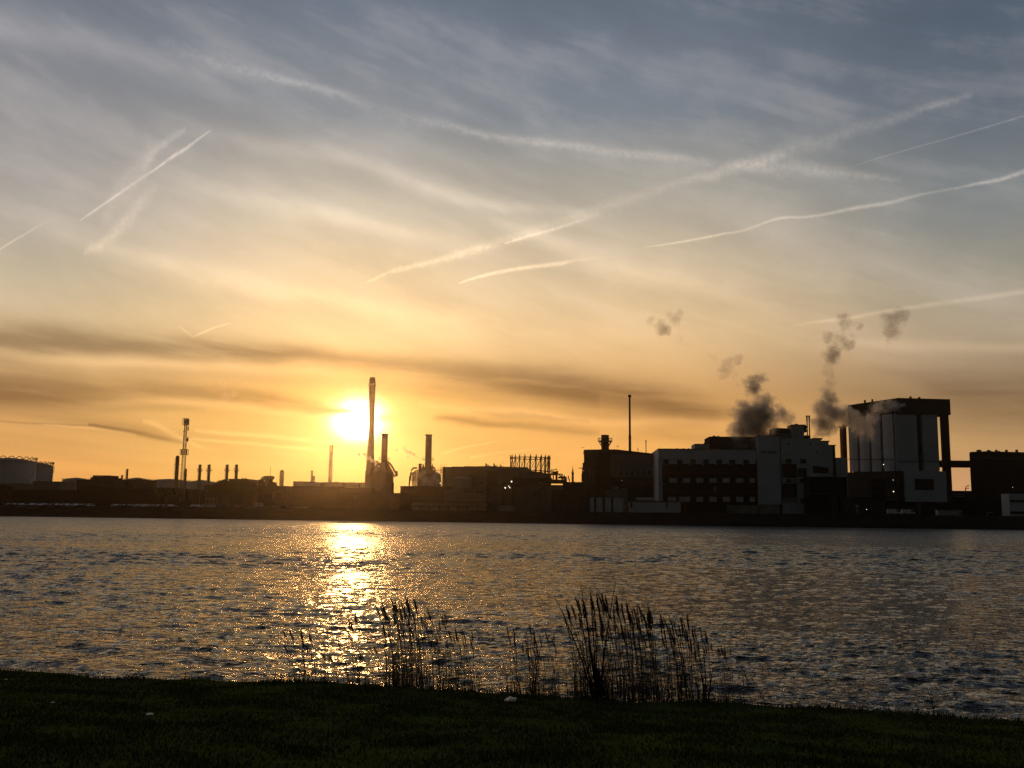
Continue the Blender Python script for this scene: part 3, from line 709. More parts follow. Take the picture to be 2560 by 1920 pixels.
hall('workshop', "hazy pale hall on the skyline left of the vessel tower", 'workshop', C2, 1700, 1850, 1045, 700, m=M_PALE)
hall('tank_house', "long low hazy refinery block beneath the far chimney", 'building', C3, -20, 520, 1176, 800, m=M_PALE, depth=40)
t = hall('workshop', "long low dark building at the foot of the flared tower", 'workshop', C3, 60, 620, 1232, 520, m=M_DARK, depth=22)
# small refinery things on the skyline
for i, (x, y, lb) in enumerate(((98,1185,"small valve stand on the skyline under the hazy chimney"),(245,1170,"thin vent pipe on the skyline right of the hazy chimney"),(330,1180,"second thin vent pipe nearer the glare on the skyline"),(490,1180,"stubby pipe tee on the skyline left of the flared tower"))):
    p = P(*C3(x, y), 560); h = p.z - GZ; t = thing('vent_pipe', lb, 'pipe', (p.x, 560, GZ))
    MB().tube([(0,0,-.5),(0,0,h)], .35, 6).build('riser', M_STEEL, t); MB().tube([(-1.5,0,h-.6),(1.6,0,h-.4)], .4, 6).build('tee', M_STEEL, t)

# white cabinets and the guard rail
f = Fr(C2, 1215, 462, -16); t = f.thing('electrical_cabinet', "row of pale lattice cabinets standing on the bank edge", 'cabinet')
for i in range(5):
    mb = MB(); f.box(mb, 1217 + 20*i, 1322, 1233 + 20*i, 1378, 0, .8); mb.build('door', M_WHITE if i != 2 else M_PALE, t)
f = Fr(C2, 1310, 458, -16); t = f.thing('guard_rail', "pale guard rail running along the bank right of the cabinets", 'railing')
a = f.q(1310, 1366); b = f.q(1895, 1372)
mb = MB().box(0, b[0], 0, .12, a[1] - .35, a[1]); mb.build('rail', M_PALE, t)
for i in range(14): MB().box(b[0]*i/13, b[0]*i/13 + .14, .12, .26, -.6, a[1]).build('post', M_STEEL, t)
# landing ramp
f = Fr(C2, 985, 452, -16); t = f.thing('landing_stage', "sloping gangway with rails leading down to the water", 'gangway')
s0, z0 = f.q(1000, 1455); s1, z1 = f.q(1215, 1385)
MB().slab([(s0, z0-.2), (s1, z1-.2), (s1, z1+.1), (s0, z0+.1)], -1.0, 1.0).build('deck', M_GREY, t)
mb = MB()
for y_ in (-1, 1):
    mb.tube([(s0, y_, z0+1.1), (s1, y_, z1+1.1)], .06, 4)
    for i in range(9): u = i/8; mb.tube([(s0+(s1-s0)*u, y_, z0+(z1-z0)*u), (s0+(s1-s0)*u, y_, z0+(z1-z0)*u+1.1)], .05, 4)
mb.build('handrail', M_PALE, t)
# lamp posts
def lamp_post(label, c, x, y0, Y, lit=False, group="lamp posts along the far bank"):
    p = P(*c(x, y0), Y); h = p.z - GZ; t = thing('lamp_post', label, 'lamp', (p.x, Y, GZ), 0, group)
    MB().tube([(0,0,-.8),(0,0,h-.1)], [.13,.07], 6).build('pole', M_PALE, t); MB().tube([(0,0,h-.15),(.5,-.3,h),(1.1,-.6,h+.02)], .06, 5).build('arm', M_PALE, t)
    MB().box(.8,1.6,-.9,-.5,h-.05,h+.12).build('head', M_LAMP if lit else M_PALE, t)
lamp_post("pale lamp post under the first slim stack", C2, 515, 1160, 500); lamp_post("pale lamp post beside the canopy, second from the mast", C2, 588, 1160, 498)
f = Fr(C2, 585, 492, -10); t = f.thing('bus_shelter', "pale open canopy on thin posts beside the lamp post", 'shelter')
mb = MB(); f.box(mb, 585, 1264, 690, 1272, 0, 4); mb.build('roof', M_PALE, t)
for x_ in (590, 640, 684):
    for yy_ in (.3, 3.6):
        s0, z0 = f.q(x_, 1272); MB().tube([(s0, yy_, -.8), (s0, yy_, z0)], .08, 4).build('post', M_PALE, t)

# parked cars
def make_car(mcol, van=False):
    L, W, H = (4.3, 1.75, 1.45) if not van else (5.2, 1.95, 2.3)
    if van: pr = [(-2.6,.45),(2.45,.45),(2.6,.9),(2.3,1.15),(1.75,2.15),(1.6,2.25),(-2.55,2.25)]
    else: pr = [(-2.1,.4),(2.1,.38),(2.15,.7),(1.9,.86),(1.0,.95),(.45,1.38),(-.9,1.43),(-1.65,.98),(-2.12,.9)]
    parts = {}
    parts['body'] = (MB().slab(pr, -W/2, W/2).mesh('body'), mcol)
    gl = [(1.0,.97),(.48,1.35),(-.9,1.39),(-1.5,1.0)] if not van else [(2.1,1.25),(1.7,2.0),(.9,2.05),(.9,1.25)]
    parts['window'] = (MB().slab(gl, -W/2-.01, W/2+.01).mesh('window'), M_GLASS)
    wr = .32 if not van else .36
    wh = MB(); n = 14; vs = [(wr*math.cos(2*math.pi*i/n), s_, wr*math.sin(2*math.pi*i/n)) for s_ in (-.11, .11) for i in range(n)]
    wh.add(vs, [tuple(range(n)), tuple(range(n, 2*n))[::-1]] + [(i, n+i, n+(i+1) % n, (i+1) % n) for i in range(n)])
    parts['wheel'] = (wh.mesh('wheel'), M_BLACK); return parts, W, wr
CARC = [mat("car_white", (.62,.62,.62), .25, var=.05, spec=.5), mat("car_silver", (.42,.43,.44), .25, var=.05, metal=.4, spec=.5), mat("car_dark", (.03,.035,.045), .2, var=.05, spec=.5), mat("car_red", (.22,.03,.02), .25, var=.05, spec=.5)]
protos = [make_car(m_) for m_ in CARC]; vanp = make_car(mat("van_white", (.6,.61,.62), .3, var=.05), True)
for pr in protos + [vanp]:
    for k_, (me_, m_) in pr[0].items(): me_.materials.append(m_)
def place_car(pr, x, y, z, rz, label, cat='car', group="cars parked along the far bank", nm='parked_car'):
    t = thing(nm, label, cat, (x, y, z), rz, group); parts, W, wr = pr
    for k_ in ('body', 'window'): link(k_, parts[k_][0], None, t)
    for sx in (-1.3, 1.3):
        for sy in (-W/2+.1, W/2-.1):
            w = link('wheel', parts['wheel'][0], None, t); w.location = (sx, sy, wr)
    return t
CL = ["white car in the row along the car park on the left bank", "silver car in the row along the car park on the left bank", "dark car in the row along the car park on the left bank", "dull red car in the row along the car park on the left bank"]
rc = random.Random(5)
xs = [100+14*i for i in range(6)][::2] + list(range(110, 320, 34)) + list(range(430, 900, 33)) + list(range(930, 1200, 40)) + list(range(1480, 2240, 36)) 
xs = [C1(x, 0)[0] for x in xs if not 320 < x < 430] + [C2(x, 0)[0] for x in list(range(-20, 170, 34)) + list(range(425, 560, 30)) + [650, 690, 770, 800, 985, 1020, 1570]]
for i, px in enumerate(sorted(xs)):
    if i and px - last_px < 4.5: continue
    last_px = px
    u = (px - 1280) / FPX; yb = BY0 / (1 - BSL * u); Y = yb + 24 + rc.uniform(-.6, .6)
    p = P(px, 1256, Y); ci = rc.choice([0,0,1,1,1,2,2,3])
    place_car(protos[ci], p.x, Y, GZ + .02, R(-16.4) + R(90) + rc.choice([0, math.pi]) + rc.uniform(-.04, .04), CL[ci])
# ================================================================== CENTRE: flared tower, furnaces, hall, gas holder
# tall flared chimney
FY = 820.0
def wpx(c, x0, x1, Y): return (c(x1,0)[0]-c(x0,0)[0]) / FPX * Y
p = P(*C3(600, 1240), FY); t = thing('flared_chimney', "tall waisted chimney standing in front of the setting sun", 'chimney', (p.x, FY, GZ))
prof = []
for (y, x0, x1) in ((1240,548,640),(1100,552,640),(960,560,640),(830,569,640),(760,576,640),(650,585,640),(560,588,642),(430,587,645),(330,586,648),(240,586,652),(178,584,654),(150,586,655),(125,588,654)):
    q_ = P(*C3((x0+x1)/2, y), FY); prof.append((wpx(C3, x0, x1, FY)/2, q_.z - GZ, q_.x - p.x))
mb = MB(); vs = []; fs = []; n = 28
prof = [(prof[0][0]*1.02, -.5, prof[0][2])] + prof
for r, z, xo in prof:
    for k_ in range(n): a = 2*math.pi*k_/n; vs.append((xo + r*math.cos(a), r*math.sin(a), z))
for j in range(len(prof)-1):
    for k_ in range(n): fs.append((j*n+k_, j*n+(k_+1) % n, (j+1)*n+(k_+1) % n, (j+1)*n+k_))
mb.add(vs, fs, True).build('shaft', M_CONC, t)
zt = prof[-1][1]; xo = prof[-1][2]; r = prof[-1][0]
za = P(*C3(620, 97), FY).z - GZ; zr = P(*C3(620, 176), FY).z - GZ
MB().lathe([(r, zt), (r*.97, zt + (za-zt)*.35), (r*.82, zt + (za-zt)*.6), (r*.80, za), (r*.6, za)], cx=xo, n=24).build('cap', M_DARK, t)
MB().lathe([(r, zr-.8), (r*1.22, zr-.5), (r*1.22, zr+.5), (r, zr+.7)], cx=xo, n=24, cap=False).ring(r*1.2, zr+1.6, .12, cx=xo, n=24).build('gallery', M_STEEL, t)

def lamp(label, c, x, y, Y, s=.45):
    s *= .5
    p = P(*c(x, y), Y); t = thing('floodlight', label, 'lamp', tuple(p), 0, "lit floodlights of the works")
    MB().lathe([(s*.2,-s),(s*.75,-s*.6),(s,0),(s*.75,s*.6),(s*.2,s)], n=10).build('bulb', M_LAMP, t)
    MB().box(-s*.6, s*.6, s*.8, s*1.4, -s*.6, s*1.3).build('housing', M_STEEL, t); return t

def furnace(label, xs0, xs1, yst, body, Y, platform, shoulder, steps):
    """a furnace house: tapered casing, stack, platforms, side ducts and a stair tower"""
    xm = (xs0+xs1)/2; p = P(*C3(xm, 1240), Y); t = thing('furnace', label, 'furnace', (p.x, Y, GZ))
    Z = lambda y: P(*C3(xm, y), Y).z - GZ
    S = lambda x: wpx(C3, xm, x, Y)
    r = (S(xs1)-S(xs0))/2; ztop = Z(yst)
    st = MB().lathe([(r*1.03, Z(shoulder)-2), (r*1.0, (ztop+Z(shoulder))/2), (r*.97, ztop-.8)], n=22).build('stack', M_GREY, t)
    MB().lathe([(r*.97, ztop-1.0), (r*1.12, ztop-.4), (r*1.12, ztop), (r*.85, ztop)], n=22).build('rim', M_DARK, st)
    zp = Z(platform)
    mb = MB().lathe([(r, zp-.2), (r+1.6, zp-.2), (r+1.6, zp), (r, zp)], n=18, cap=False).ring(r+1.55, zp+1.1, .07, n=18)
    for i in range(10): a = i/10*6.283; mb.tube([((r+1.5)*math.cos(a),(r+1.5)*math.sin(a),zp),((r+1.5)*math.cos(a),(r+1.5)*math.sin(a),zp+1.1)], .06, 4)
    mb.build('platform', M_STEEL, t)
    # casing as a faceted tapering tower
    vs = []; fs = []; n = 8; pr = body
    for (y, x0, x1) in pr:
        a, b_ = S(x0), S(x1); c_ = (a+b_)/2; rr = (b_-a)/2/math.cos(math.pi/8)
        for k_ in range(n): an_ = math.pi/8 + k_*math.pi/4; vs.append((c_+rr*math.cos(an_), rr*.85*math.sin(an_), Z(y)))
    vs = [(x, y, -.5) if i < n else (x, y, z) for i, (x, y, z) in enumerate(vs)]
    for j in range(len(pr)-1):
        for k_ in range(n): fs.append((j*n+k_, j*n+(k_+1) % n, (j+1)*n+(k_+1) % n, (j+1)*n+k_))
    fs.append(tuple((len(pr)-1)*n + k_ for k_ in range(n)))
    MB().add(vs, fs).build('casing', M_GREY, t)
    # ribs, walkways and railings round the casing
    for (y, x0, x1) in steps:
        a, b_ = S(x0), S(x1); z = Z(y); mb = MB().box(a, b_, -r*1.6, r*1.6, z-.18, z)
        for x_ in np.linspace(a, b_, 9): mb.tube([(x_, -r*1.55, z), (x_, -r*1.55, z+1.1)], .06, 4)
        mb.tube([(a, -r*1.55, z+1.1), (b_, -r*1.55, z+1.1)], .06, 4); mb.build('walkway', M_STEEL, t)
    return t, S, Z, r
t, S, Z, r = furnace("furnace house with a thick stack just right of the flared chimney", 703, 767, 677,
    [(1240,612,836),(1150,612,832),(1080,612,828),(1060,628,812),(1010,648,790),(975,676,782)], 610, 938, 1010,
    [(1068,600,852),(1100,600,850),(1010,640,800),(985,655,700),(1150,545,615)])
# stair tower on its left
for i, y in enumerate((1105, 1140, 1175, 1205)):
    z = Z(y); a, b_ = S(552), S(608); mb = MB().box(a, b_, -2.2, 2.2, z-.2, z); mb.tube([(a,-2.2,z+1.1),(b_,-2.2,z+1.1)], .08, 4); mb.build('stair_landing', M_STEEL, t)
mb = MB()
for x_ in (S(554), S(574), S(606)):
    for y_ in (-2.2, 2.2): mb.tube([(x_, y_, -.5), (x_, y_, Z(1095) + (2.0 if x_ < S(560) else 0))], .28, 5)
ys_ = [1240,1205,1175,1140,1105]
for i in range(4): s_ = (S(556), S(604)) if i % 2 else (S(604), S(556)); mb.tube([(s_[0],-1.6,max(Z(ys_[i]),-.4)),(s_[1],-1.6,Z(ys_[i+1]))], .25, 4)
mb.build('stair_frame', M_STEEL, t)
def pipe(t, pts, r, S, Z, y=0, m=None, nm='duct'):
    return MB().tube([(S(a), y, Z(b_)) for a, b_ in pts], r, 8).build(nm, m or M_STEEL, t)
pipe(t, [(770,960),(790,975),(812,1000),(830,1030),(848,1062),(866,1085)], .5, S, Z, -1)
pipe(t, [(772,1000),(800,1030),(822,1065),(842,1100)], .35, S, Z, -2)
pipe(t, [(866,1060),(868,1110),(840,1116)], .9, S, Z, -1)
pipe(t, [(612,1090),(606,1050),(618,1020),(640,1015),(650,1040)], .5, S, Z, -1)
pipe(t, [(596,1110),(600,1070),(625,1060)], .4, S, Z, -2)
pipe(t, [(632,1010),(632,975),(650,962),(672,965),(676,1000)], .6, S, Z, 0)
for k_, x_ in enumerate(range(780, 862, 13)): MB().tube([(S(x_), -3, Z(1068)), (S(x_), -3, Z(975 + (x_-780)*1.1))], .1, 4).build('strut', M_STEEL, t)
mb = MB(); mb.box(S(826), S(836), -3, 3, -.4, Z(1180)); mb.build('side_cabin', M_DARK, t)
t, S, Z, r = furnace("second furnace house wrapped in steam, with a dark thick stack", 1157, 1223, 684,
    [(1215,1080,1330),(1160,1085,1325),(1090,1098,1320),(1050,1120,1245),(1020,1140,1238)], 560, 943, 1010,
    [(1050,1085,1330),(1130,1035,1110),(1100,1020,1100),(1160,1025,1100)])
pipe(t, [(1222,1010),(1240,1018),(1256,1030),(1262,1050),(1258,1070)], .5, S, Z, -1)
pipe(t, [(1012,1160),(1015,1080),(1022,1050),(1040,1030),(1075,1030)], .5, S, Z, 0)
pipe(t, [(1000,1215),(1002,1120),(1010,1085),(1060,1075)], .45, S, Z, 1)
pipe(t, [(1030,1100),(1060,1060),(1095,1050)], .3, S, Z, 0)
MB().lathe([(S(1105)-S(1090), -.5), (S(1105)-S(1090), Z(998)), (S(1108)-S(1090), Z(996)), (S(1108)-S(1090), Z(984))], cx=S(1108), n=14).build('vessel', M_RUST, t)
MB().tube([(S(1142),0,Z(1060)),(S(1142),0,Z(990))], .5).tube([(S(1130),0,Z(1050)),(S(1130),0,Z(1010))], .3).tube([(S(1236),0,Z(1050)),(S(1236),0,Z(985))], .3).build('riser', M_STEEL, t)
mb = MB()
for x_ in (1038, 1062, 1088):
    for y_ in (-3, 3): mb.tube([(S(x_), y_, -.4), (S(x_+ (1088-x_)*.0), y_, Z(1100 if x_ < 1060 else 1060))], .25, 5)
for i, y in enumerate((1100,1130,1160,1190)): mb.tube([(S(1036),-3,Z(y)),(S(1095),-3,Z(y-20))], .2, 4)
mb.build('stair_frame', M_STEEL, t)
mb = MB().box(S(1150), S(1240), -7, -4, Z(1205), Z(1183)); mb.box(S(1158), S(1232), -6.5, -4.5, -.4, Z(1205)); mb.build('hopper', M_DARK, t)
lamp("small lit floodlight on the first furnace house", C3, 689, 1012, 604, .5)
lamp("bright floodlight at the right foot of the second furnace house", C3, 1320, 1186, 552, .6)
stack('process_column', "dark square column between the steam and the domed tank", C3, 1338, 1382, 1020, 1240, 545, cat='column', cap=False, ladder=True, m=M_DARK)
mb_c = [(1340,1005,1120),(1362,995,1120)]
f = Fr(C3, 1325, 544, 0); t = f.thing('antenna_group', "thin whip aerials on the corner of the long hall", 'antenna')
for x_, y0, y1 in ((1327,982,1030),(1345,1000,1030),(1365,990,1030),(1380,1005,1030)):
    a, z0 = f.q(x_, y1); _, z1 = f.q(x_, y0); MB().tube([(a,0,z0-3),(a,0,z1)], [.35,.08], 5).build('aerial', M_RUST, t)

# long hall behind, in sections whose roof steps down to the right
f = Fr(C3, 1372, 525, -3); t = f.thing('process_hall', "long grey industrial hall with a stepped roof in the middle of the bank", 'building')
mb = MB(); rb = MB(); segs = [(1372,1440,1022),(1440,1575,1018),(1575,1740,1015)]
for x0, x1, y in segs: f.box(mb, x0, y, x1, 1250, 0, 30, -1.5); f.box(rb, x0-1, y-4, x1+1, y, -.3, 31)
f4 = Fr(C4, 40, 525, -3); off = (f4.A - f.A).dot(f.e)
def f4box(m_, x0, y0, x1, y1, back, d, zb=None):
    px0 = ((C4(x0,0)[0]-780)*4.116); 
    conv_ = lambda x, y: ((C4(x,y)[0]-780)*4.116, (C4(x,y)[1]-920)*4.116)
    a = conv_(x0, y0); b_ = conv_(x1, y1); f.box(m_, a[0], a[1], b_[0], b_[1], back, d, zb)
for x0, x1, y in ((60,275,711),(275,570,708),(570,760,714),(760,1030,722)): f4box(mb, x0, y, x1, 1000, 0, 30, -1.5); f4box(rb, x0, y-6, x1, y, -.3, 31)
mb.build('wall', M_GREY, t); rb.build('roof', M_ROOF, t)
mb = MB()
for x0, x1, y0, y1 in ((225,365,945,985),(410,580,775,1000)): f4box(mb, x0, y0, x1, y1, -.35, .3)
mb.build('cladding_panel', M_DARK, t)
for i, (x, y0, hw) in enumerate(((390,655,5),(405,672,7),(425,668,3),(440,690,9),(470,690,4),(512,650,4),(522,672,8),(540,690,5),(560,680,3),(608,664,3),(620,690,9),(650,695,4))):
    m_ = MB(); f4box(m_, x-hw, y0, x+hw, 712, 3+i % 3, 1.2); m_.build('roof_vent', M_RUST, t)
# sloping lower roof and its wall
f = Fr(C4, 800, 505, -3); t = f.thing('lean_to_hall', "lower hall with a roof sloping down to the right, below the gas holder frame", 'building')
pts = [f.q(x, y) for x, y in ((800,760),(1045,766),(1120,778),(1240,798),(1380,820),(1385,1000))]
MB().slab([(pts[0][0], -1.5)] + [(pts[-1][0], -1.5)] + [pts[4], pts[3], pts[2], pts[1], pts[0]], 0, 18).build('wall', M_GREY, t)
m_ = MB(); f.box(m_, 795, 880, 1400, 960, -.3, .4); m_.build('louvre', M_BLACK, t)
# domed pale tank
storage_tank(C3, 1537, 1133, 1112, 205, 500, "grey tank with a pale shallow dome catching the light, beside the steam", stair=False, rail=False, m=M_GREY)
# gas holder guide frame
GYD = 640.0; p = P(*C4(1065, 700), GYD); rG = wpx(C4, 765, 1365, GYD)/2
t = thing('gasholder_frame', "round skeleton frame of an old gas holder rising over the hall roofs", 'gas holder', (p.x, GYD, GZ))
zt = P(*C4(1065, 575), GYD).z - GZ; NPST = 22
for i in range(NPST):
    a = 2*math.pi*(i+.5)/NPST; x_, y_ = rG*math.cos(a), rG*math.sin(a)
    mb = MB().tube([(x_, y_, -.5), (x_, y_, zt + 1.6)], .30, 5); mb.tube([(x_, y_, zt-1.0), (x_, y_, zt + .5)], .55, 6)
    for z in (zt*.5, zt*.75): mb.tube([(x_, y_, z-.5), (x_, y_, z+.5)], .45, 6)
    mb.build('column', M_RUST, t)
for z in (zt - .2, zt*.75, zt*.5, zt*.25): MB().ring(rG, z, .26, n=NPST, a0=math.pi/NPST, a1=2*math.pi+math.pi/NPST).build('girder', M_RUST, t)
mb = MB()
for i in range(NPST):
    a, b_ = 2*math.pi*(i+.5)/NPST, 2*math.pi*(i+1.5)/NPST
    for z0, z1 in ((zt*.75, zt-.2), (zt*.5, zt*.75), (zt*.25, zt*.5)):
        mb.tube([(rG*math.cos(a),rG*math.sin(a),z0),(rG*math.cos(b_),rG*math.sin(b_),z1)], .10, 4)
        mb.tube([(rG*math.cos(b_),rG*math.sin(b_),z0),(rG*math.cos(a),rG*math.sin(a),z1)], .10, 4)
mb.build('bracing', M_RUST, t)
# loading tower with pipes stepping down
f = Fr(C4, 1340, 480, -3); t = f.thing('pipe_rack', "tangled pipe rack with a hopper stepping down right of the gas holder", 'pipe rack')
for (x0,y0,x1,y1,b_,d) in ((1400,782,1490,830,0,5),(1408,830,1425,940,0,5),(1450,835,1482,940,1,4),(1370,815,1480,832,0,6),(1480,815,1545,828,1,3),(1540,818,1560,920,1,3),(1490,860,1620,885,1,4),(1590,880,1622,930,0,4),(1375,905,1625,960,2,8),(1348,812,1358,920,0,3)):
    m_ = MB(); f.box(m_, x0, y0, x1, y1, b_, d); m_.build('module', M_RUST, t)
m_ = MB(); a, z1 = f.q(1440, 740); _, z0 = f.q(1440, 785); b_, _ = f.q(1475, 750)
m_.slab([(f.q(1415,785)[0], z0),(f.q(1485,785)[0], z0),(f.q(1492,752)[0], f.q(0,752)[1]),(f.q(1470,762)[0], f.q(0,762)[1]),(f.q(1440,772)[0], f.q(0,772)[1]),(f.q(1405,768)[0], f.q(0,768)[1])], 0, 3); m_.build('hopper', M_RUST, t)
m_ = MB()
for pts in ([(1385,815),(1385,755),(1400,745)],[(1410,780),(1415,745)],[(1440,770),(1440,748),(1475,745)],[(1560,900),(1585,835)],[(1585,880),(1590,845)],[(1500,830),(1560,870),(1600,915)],[(1490,1010),(1530,1050),(1560,1090)],[(1645,900),(1648,845)],[(1660,935),(1665,890)]):
    m_.tube([(f.q(*q_)[0], 2, f.q(*q_)[1]) for q_ in pts], .28, 5)
m_.build('pipe', M_STEEL, t)
# slim tapering spire column
Ysp = 600; p = P(*C4(1712, 970), Ysp); t = thing('spire_column', "slim dark column tapering to a needle left of the boiler house", 'column', (p.x, Ysp, GZ))
Zs = lambda y: P(*C4(1712, y), Ysp).z - GZ; kk = Ysp/FPX/6.076
MB().lathe([(16*kk,-.5),(16*kk,Zs(800)),(11*kk,Zs(790)),(9*kk,Zs(760)),(4*kk,Zs(745)),(3*kk,Zs(700)),(1*kk,Zs(692))], n=14).build('shaft', M_DARK, t)
MB().box(-20*kk, 20*kk, -1, 1, Zs(812), Zs(800)).box(-18*kk,18*kk,-1,1,Zs(900),Zs(893)).build('platform', M_STEEL, t)
MB().box(4*kk, 26*kk, -2, 2, -.4, Zs(935)).build('side_cabin', M_CONC, t)
hall('workshop', "low dark building linking the pipe rack and the boiler house", 'workshop', C4, 1560, 1900, 942, 470, m=M_DARK)

# low long front buildings
f, t, L, z, d = hall('workshop', "long dark low building in front of the two furnace houses", 'workshop', C3, 905, 1420, 1216, 470, deg=-8, m=M_DARK, depth=16)
f, t, L, z, d = hall('warehouse', "long grey low warehouse under the domed tank", 'warehouse', C3, 1360, 1790, 1240, 462, deg=-8, m=M_GREY, depth=14, windows=[(1560,1255,1660,1290),(1680,1258,1770,1292)])
f, t, L, z, d = hall('workshop', "dark low building at the waterfront under the first furnace house", 'workshop', C3, 250, 910, 1285, 462, deg=-12, m=M_DARK, depth=14, windows=[(430,1318,445,1360)])
f, t, L, z, d = hall('quay_shed', "long pale-panelled quay shed in the centre of the far bank", 'shed', C3, 1030, 1800, 1375, 432, deg=-14, m=M_DARK, depth=9)
for i, (x0, x1) in enumerate(((1035,1105),(1115,1205),(1215,1300),(1315,1395),(1410,1490),(1505,1590),(1605,1690),(1700,1790))):
    m_ = MB(); f.box(m_, x0, 1432, x1, 1508, -.12, .1, -.9); m_.build('door', M_GREY if i % 2 else M_CONC, t)
m_ = MB(); f.box(m_, 1030, 1383, 1800, 1425, -.10, .09); m_.build('fascia', M_GREY, t)
f, t, L, z, d = hall('loading_shed', "dark shed with an open lit doorway below the long hall", 'shed', C4, 640, 800, 950, 455, deg=-5, m=M_DARK, depth=10)
f, t, L, z, d = hall('warehouse', "grey block below the long hall, left of the lit doorway", 'warehouse', C4, 400, 660, 985, 468, deg=-5, m=M_GREY, depth=10)
f, t, L, z, d = hall('warehouse', "broad grey hall front right of the lit doorway", 'warehouse', C4, 800, 1560, 985, 460, deg=-5, m=M_GREY, depth=16)
m_ = MB(); f.box(m_, 800, 960, 1190, 995, -1.0, .6); m_.build('canopy', M_ROOF, t)
m_ = MB(); a = f.q(1080,1180); b_ = f.q(1290,985); m_.tube([(a[0],-1.2,a[1]),(b_[0],-1.2,b_[1])], .5, 6); m_.build('chute', M_DARK, t)
hall('storage_shed', "small pale panelled shed on the bank below the lit doorway", 'shed', C4, 590, 780, 1285, 420, deg=-14, m=M_PALE, depth=6)
hall('storage_shed', "dark storage shed along the bank left of the white dock sheds", 'shed', C4, 1390, 1950, 1060, 440, deg=-8, m=M_DARK, depth=10)
lamp("brightest floodlight, beneath the roof edge of the long hall", C4, 783, 936, 450, .62)
lamp("pair of lit lamps in the shed doorway, left one", C4, 686, 1030, 452, .6); lamp("upper lit lamp at the right side of the shed doorway", C4, 742, 1006, 452, .4); lamp("lower lit lamp at the right side of the shed doorway", C4, 758, 1028, 452, .4)
# ================================================================== RIGHT: boiler house, factory, silos
BY = 452
f = Fr(C5, 180, BY, -4); t = f.thing('boiler_house', "big dark boiler house with a thick stub stack and a roof falling to the right", 'building')
tp = [f.q(x, y) for x, y in ((180,775),(360,772),(540,772),(700,790),(1012,825))]
MB().slab([(tp[0][0], -1.5), (tp[-1][0], -1.5)] + [(a, z-.5) for a, z in tp[::-1]], 0, 26).build('wall', M_DARK, t)
MB().slab([(tp[0][0]-.3, tp[0][1]-.5), ] + [(a, z-.5) for a, z in tp[1:]] + [(a, z) for a, z in tp[::-1]], -.3, 26.3).build('roof', M_ROOF, t)
m_ = MB(); f.box(m_, 470, 830, 1000, 1080, -.35, .3); m_.build('cladding_panel', M_GREY, t)
m_ = MB(); f.box(m_, 345, 800, 480, 1120, -.8, .7); m_.build('pilaster', M_BLACK, t)
for i in range(7):
    m_ = MB(); f.box(m_, 580+62*i, 1005, 605+62*i, 1055, -.5, .12); m_.build('window', M_GLASS, t)
m_ = MB(); f.box(m_, 480, 1095, 1012, 1160, -2.0, 2.0); m_.build('canopy', M_BLACK, t)
m_ = MB(); f.box(m_, 470, 1158, 1012, 1165, -2.2, 2.1); m_.build('gutter', M_RUST, t)
for x0, y0, x1, y1 in ((163,920,181,1000),(155,1010,181,1040),(150,1040,181,1130),(157,975,165,1010)):
    m_ = MB(); f.box(m_, x0, y0, x1, y1, 1, 6); m_.build('side_cabin', M_DARK, t)
m_ = MB(); a = f.q(120, 976); b_ = f.q(182, 976); m_.box(a[0], b_[0], 2, 4, a[1]-.15, a[1]+.15); m_.build('crane_beam', M_STEEL, t)
for i, x_ in enumerate((240, 270, 298)): m_ = MB(); f.box(m_, x_, 1000, x_+5, 1150, -.3, .25); m_.build('downpipe', M_STEEL, t)
# thick stub stack on it: stands through the roof
t, r, h = stack('stub_stack', "thick stub stack with a walkway halfway, on the boiler house roof", C5, 370, 456, 612, 780, BY+10, cat='chimney', m=M_DARK, cap=False, ladder=False)
zp = P(*C5(412, 682), BY+10).z - GZ
mb = MB().lathe([(r, zp-.3), (r+1.4, zp-.2), (r+1.6, zp), (r+1.6, zp+.25), (r, zp+.25)], n=20, cap=False).ring(r+1.55, zp+1.4, .09, n=20)
for i in range(12): a = i/12*6.283; mb.tube([((r+1.55)*math.cos(a),(r+1.55)*math.sin(a),zp),((r+1.55)*math.cos(a),(r+1.55)*math.sin(a),zp+1.4)], .08, 4); mb.tube([(r*math.cos(a),r*math.sin(a),zp-2.2),((r+1.3)*math.cos(a),(r+3)*math.sin(a),zp-.1)], .14, 4)
mb.build('gallery', M_STEEL, t)
p = P(*C5(689, 790), BY+8); t = thing('thin_chimney', "very tall thin chimney rising from the boiler house roof", 'chimney', (p.x, BY+8, GZ))
Zs = lambda y: P(*C5(689, y), BY+8).z - GZ; kk = (BY+8)/FPX/4.449
MB().lathe([(16*kk,-.5),(15*kk,Zs(780)),(14.5*kk,Zs(625)),(11.5*kk,Zs(600)),(11*kk,Zs(400)),(10.5*kk,Zs(190))], n=18).build('shaft', M_DARK, t)
MB().lathe([(11*kk,Zs(195)),(17.5*kk,Zs(188)),(18*kk,Zs(166)),(12*kk,Zs(166))], n=18).build('cap', M_BLACK, t)
MB().lathe([(11.6*kk,Zs(428)),(13*kk,Zs(424)),(13*kk,Zs(420)),(11*kk,Zs(418))], n=18).build('collar', M_BLACK, t)
for x_, y0, rr_, lb in ((868,668,4.5,"tall plain vent pole on the right of the boiler house roof"),(778,752,3,"short thin pole between the thin chimney and the vent pole")):
    p = P(*C5(x_, 830), BY+6); zt = P(*C5(x_, y0), BY+6).z - GZ; t = thing('vent_pole', lb, 'pole', (p.x, BY+6, GZ)); MB().tube([(0,0,0),(0,0,zt-1.2)], rr_*kk, 8).build('pole', M_DARK, t); MB().lathe([(rr_*kk*1.3, zt-1.2),(rr_*kk*1.3, zt)], n=8).build('tip', M_BLACK, t)
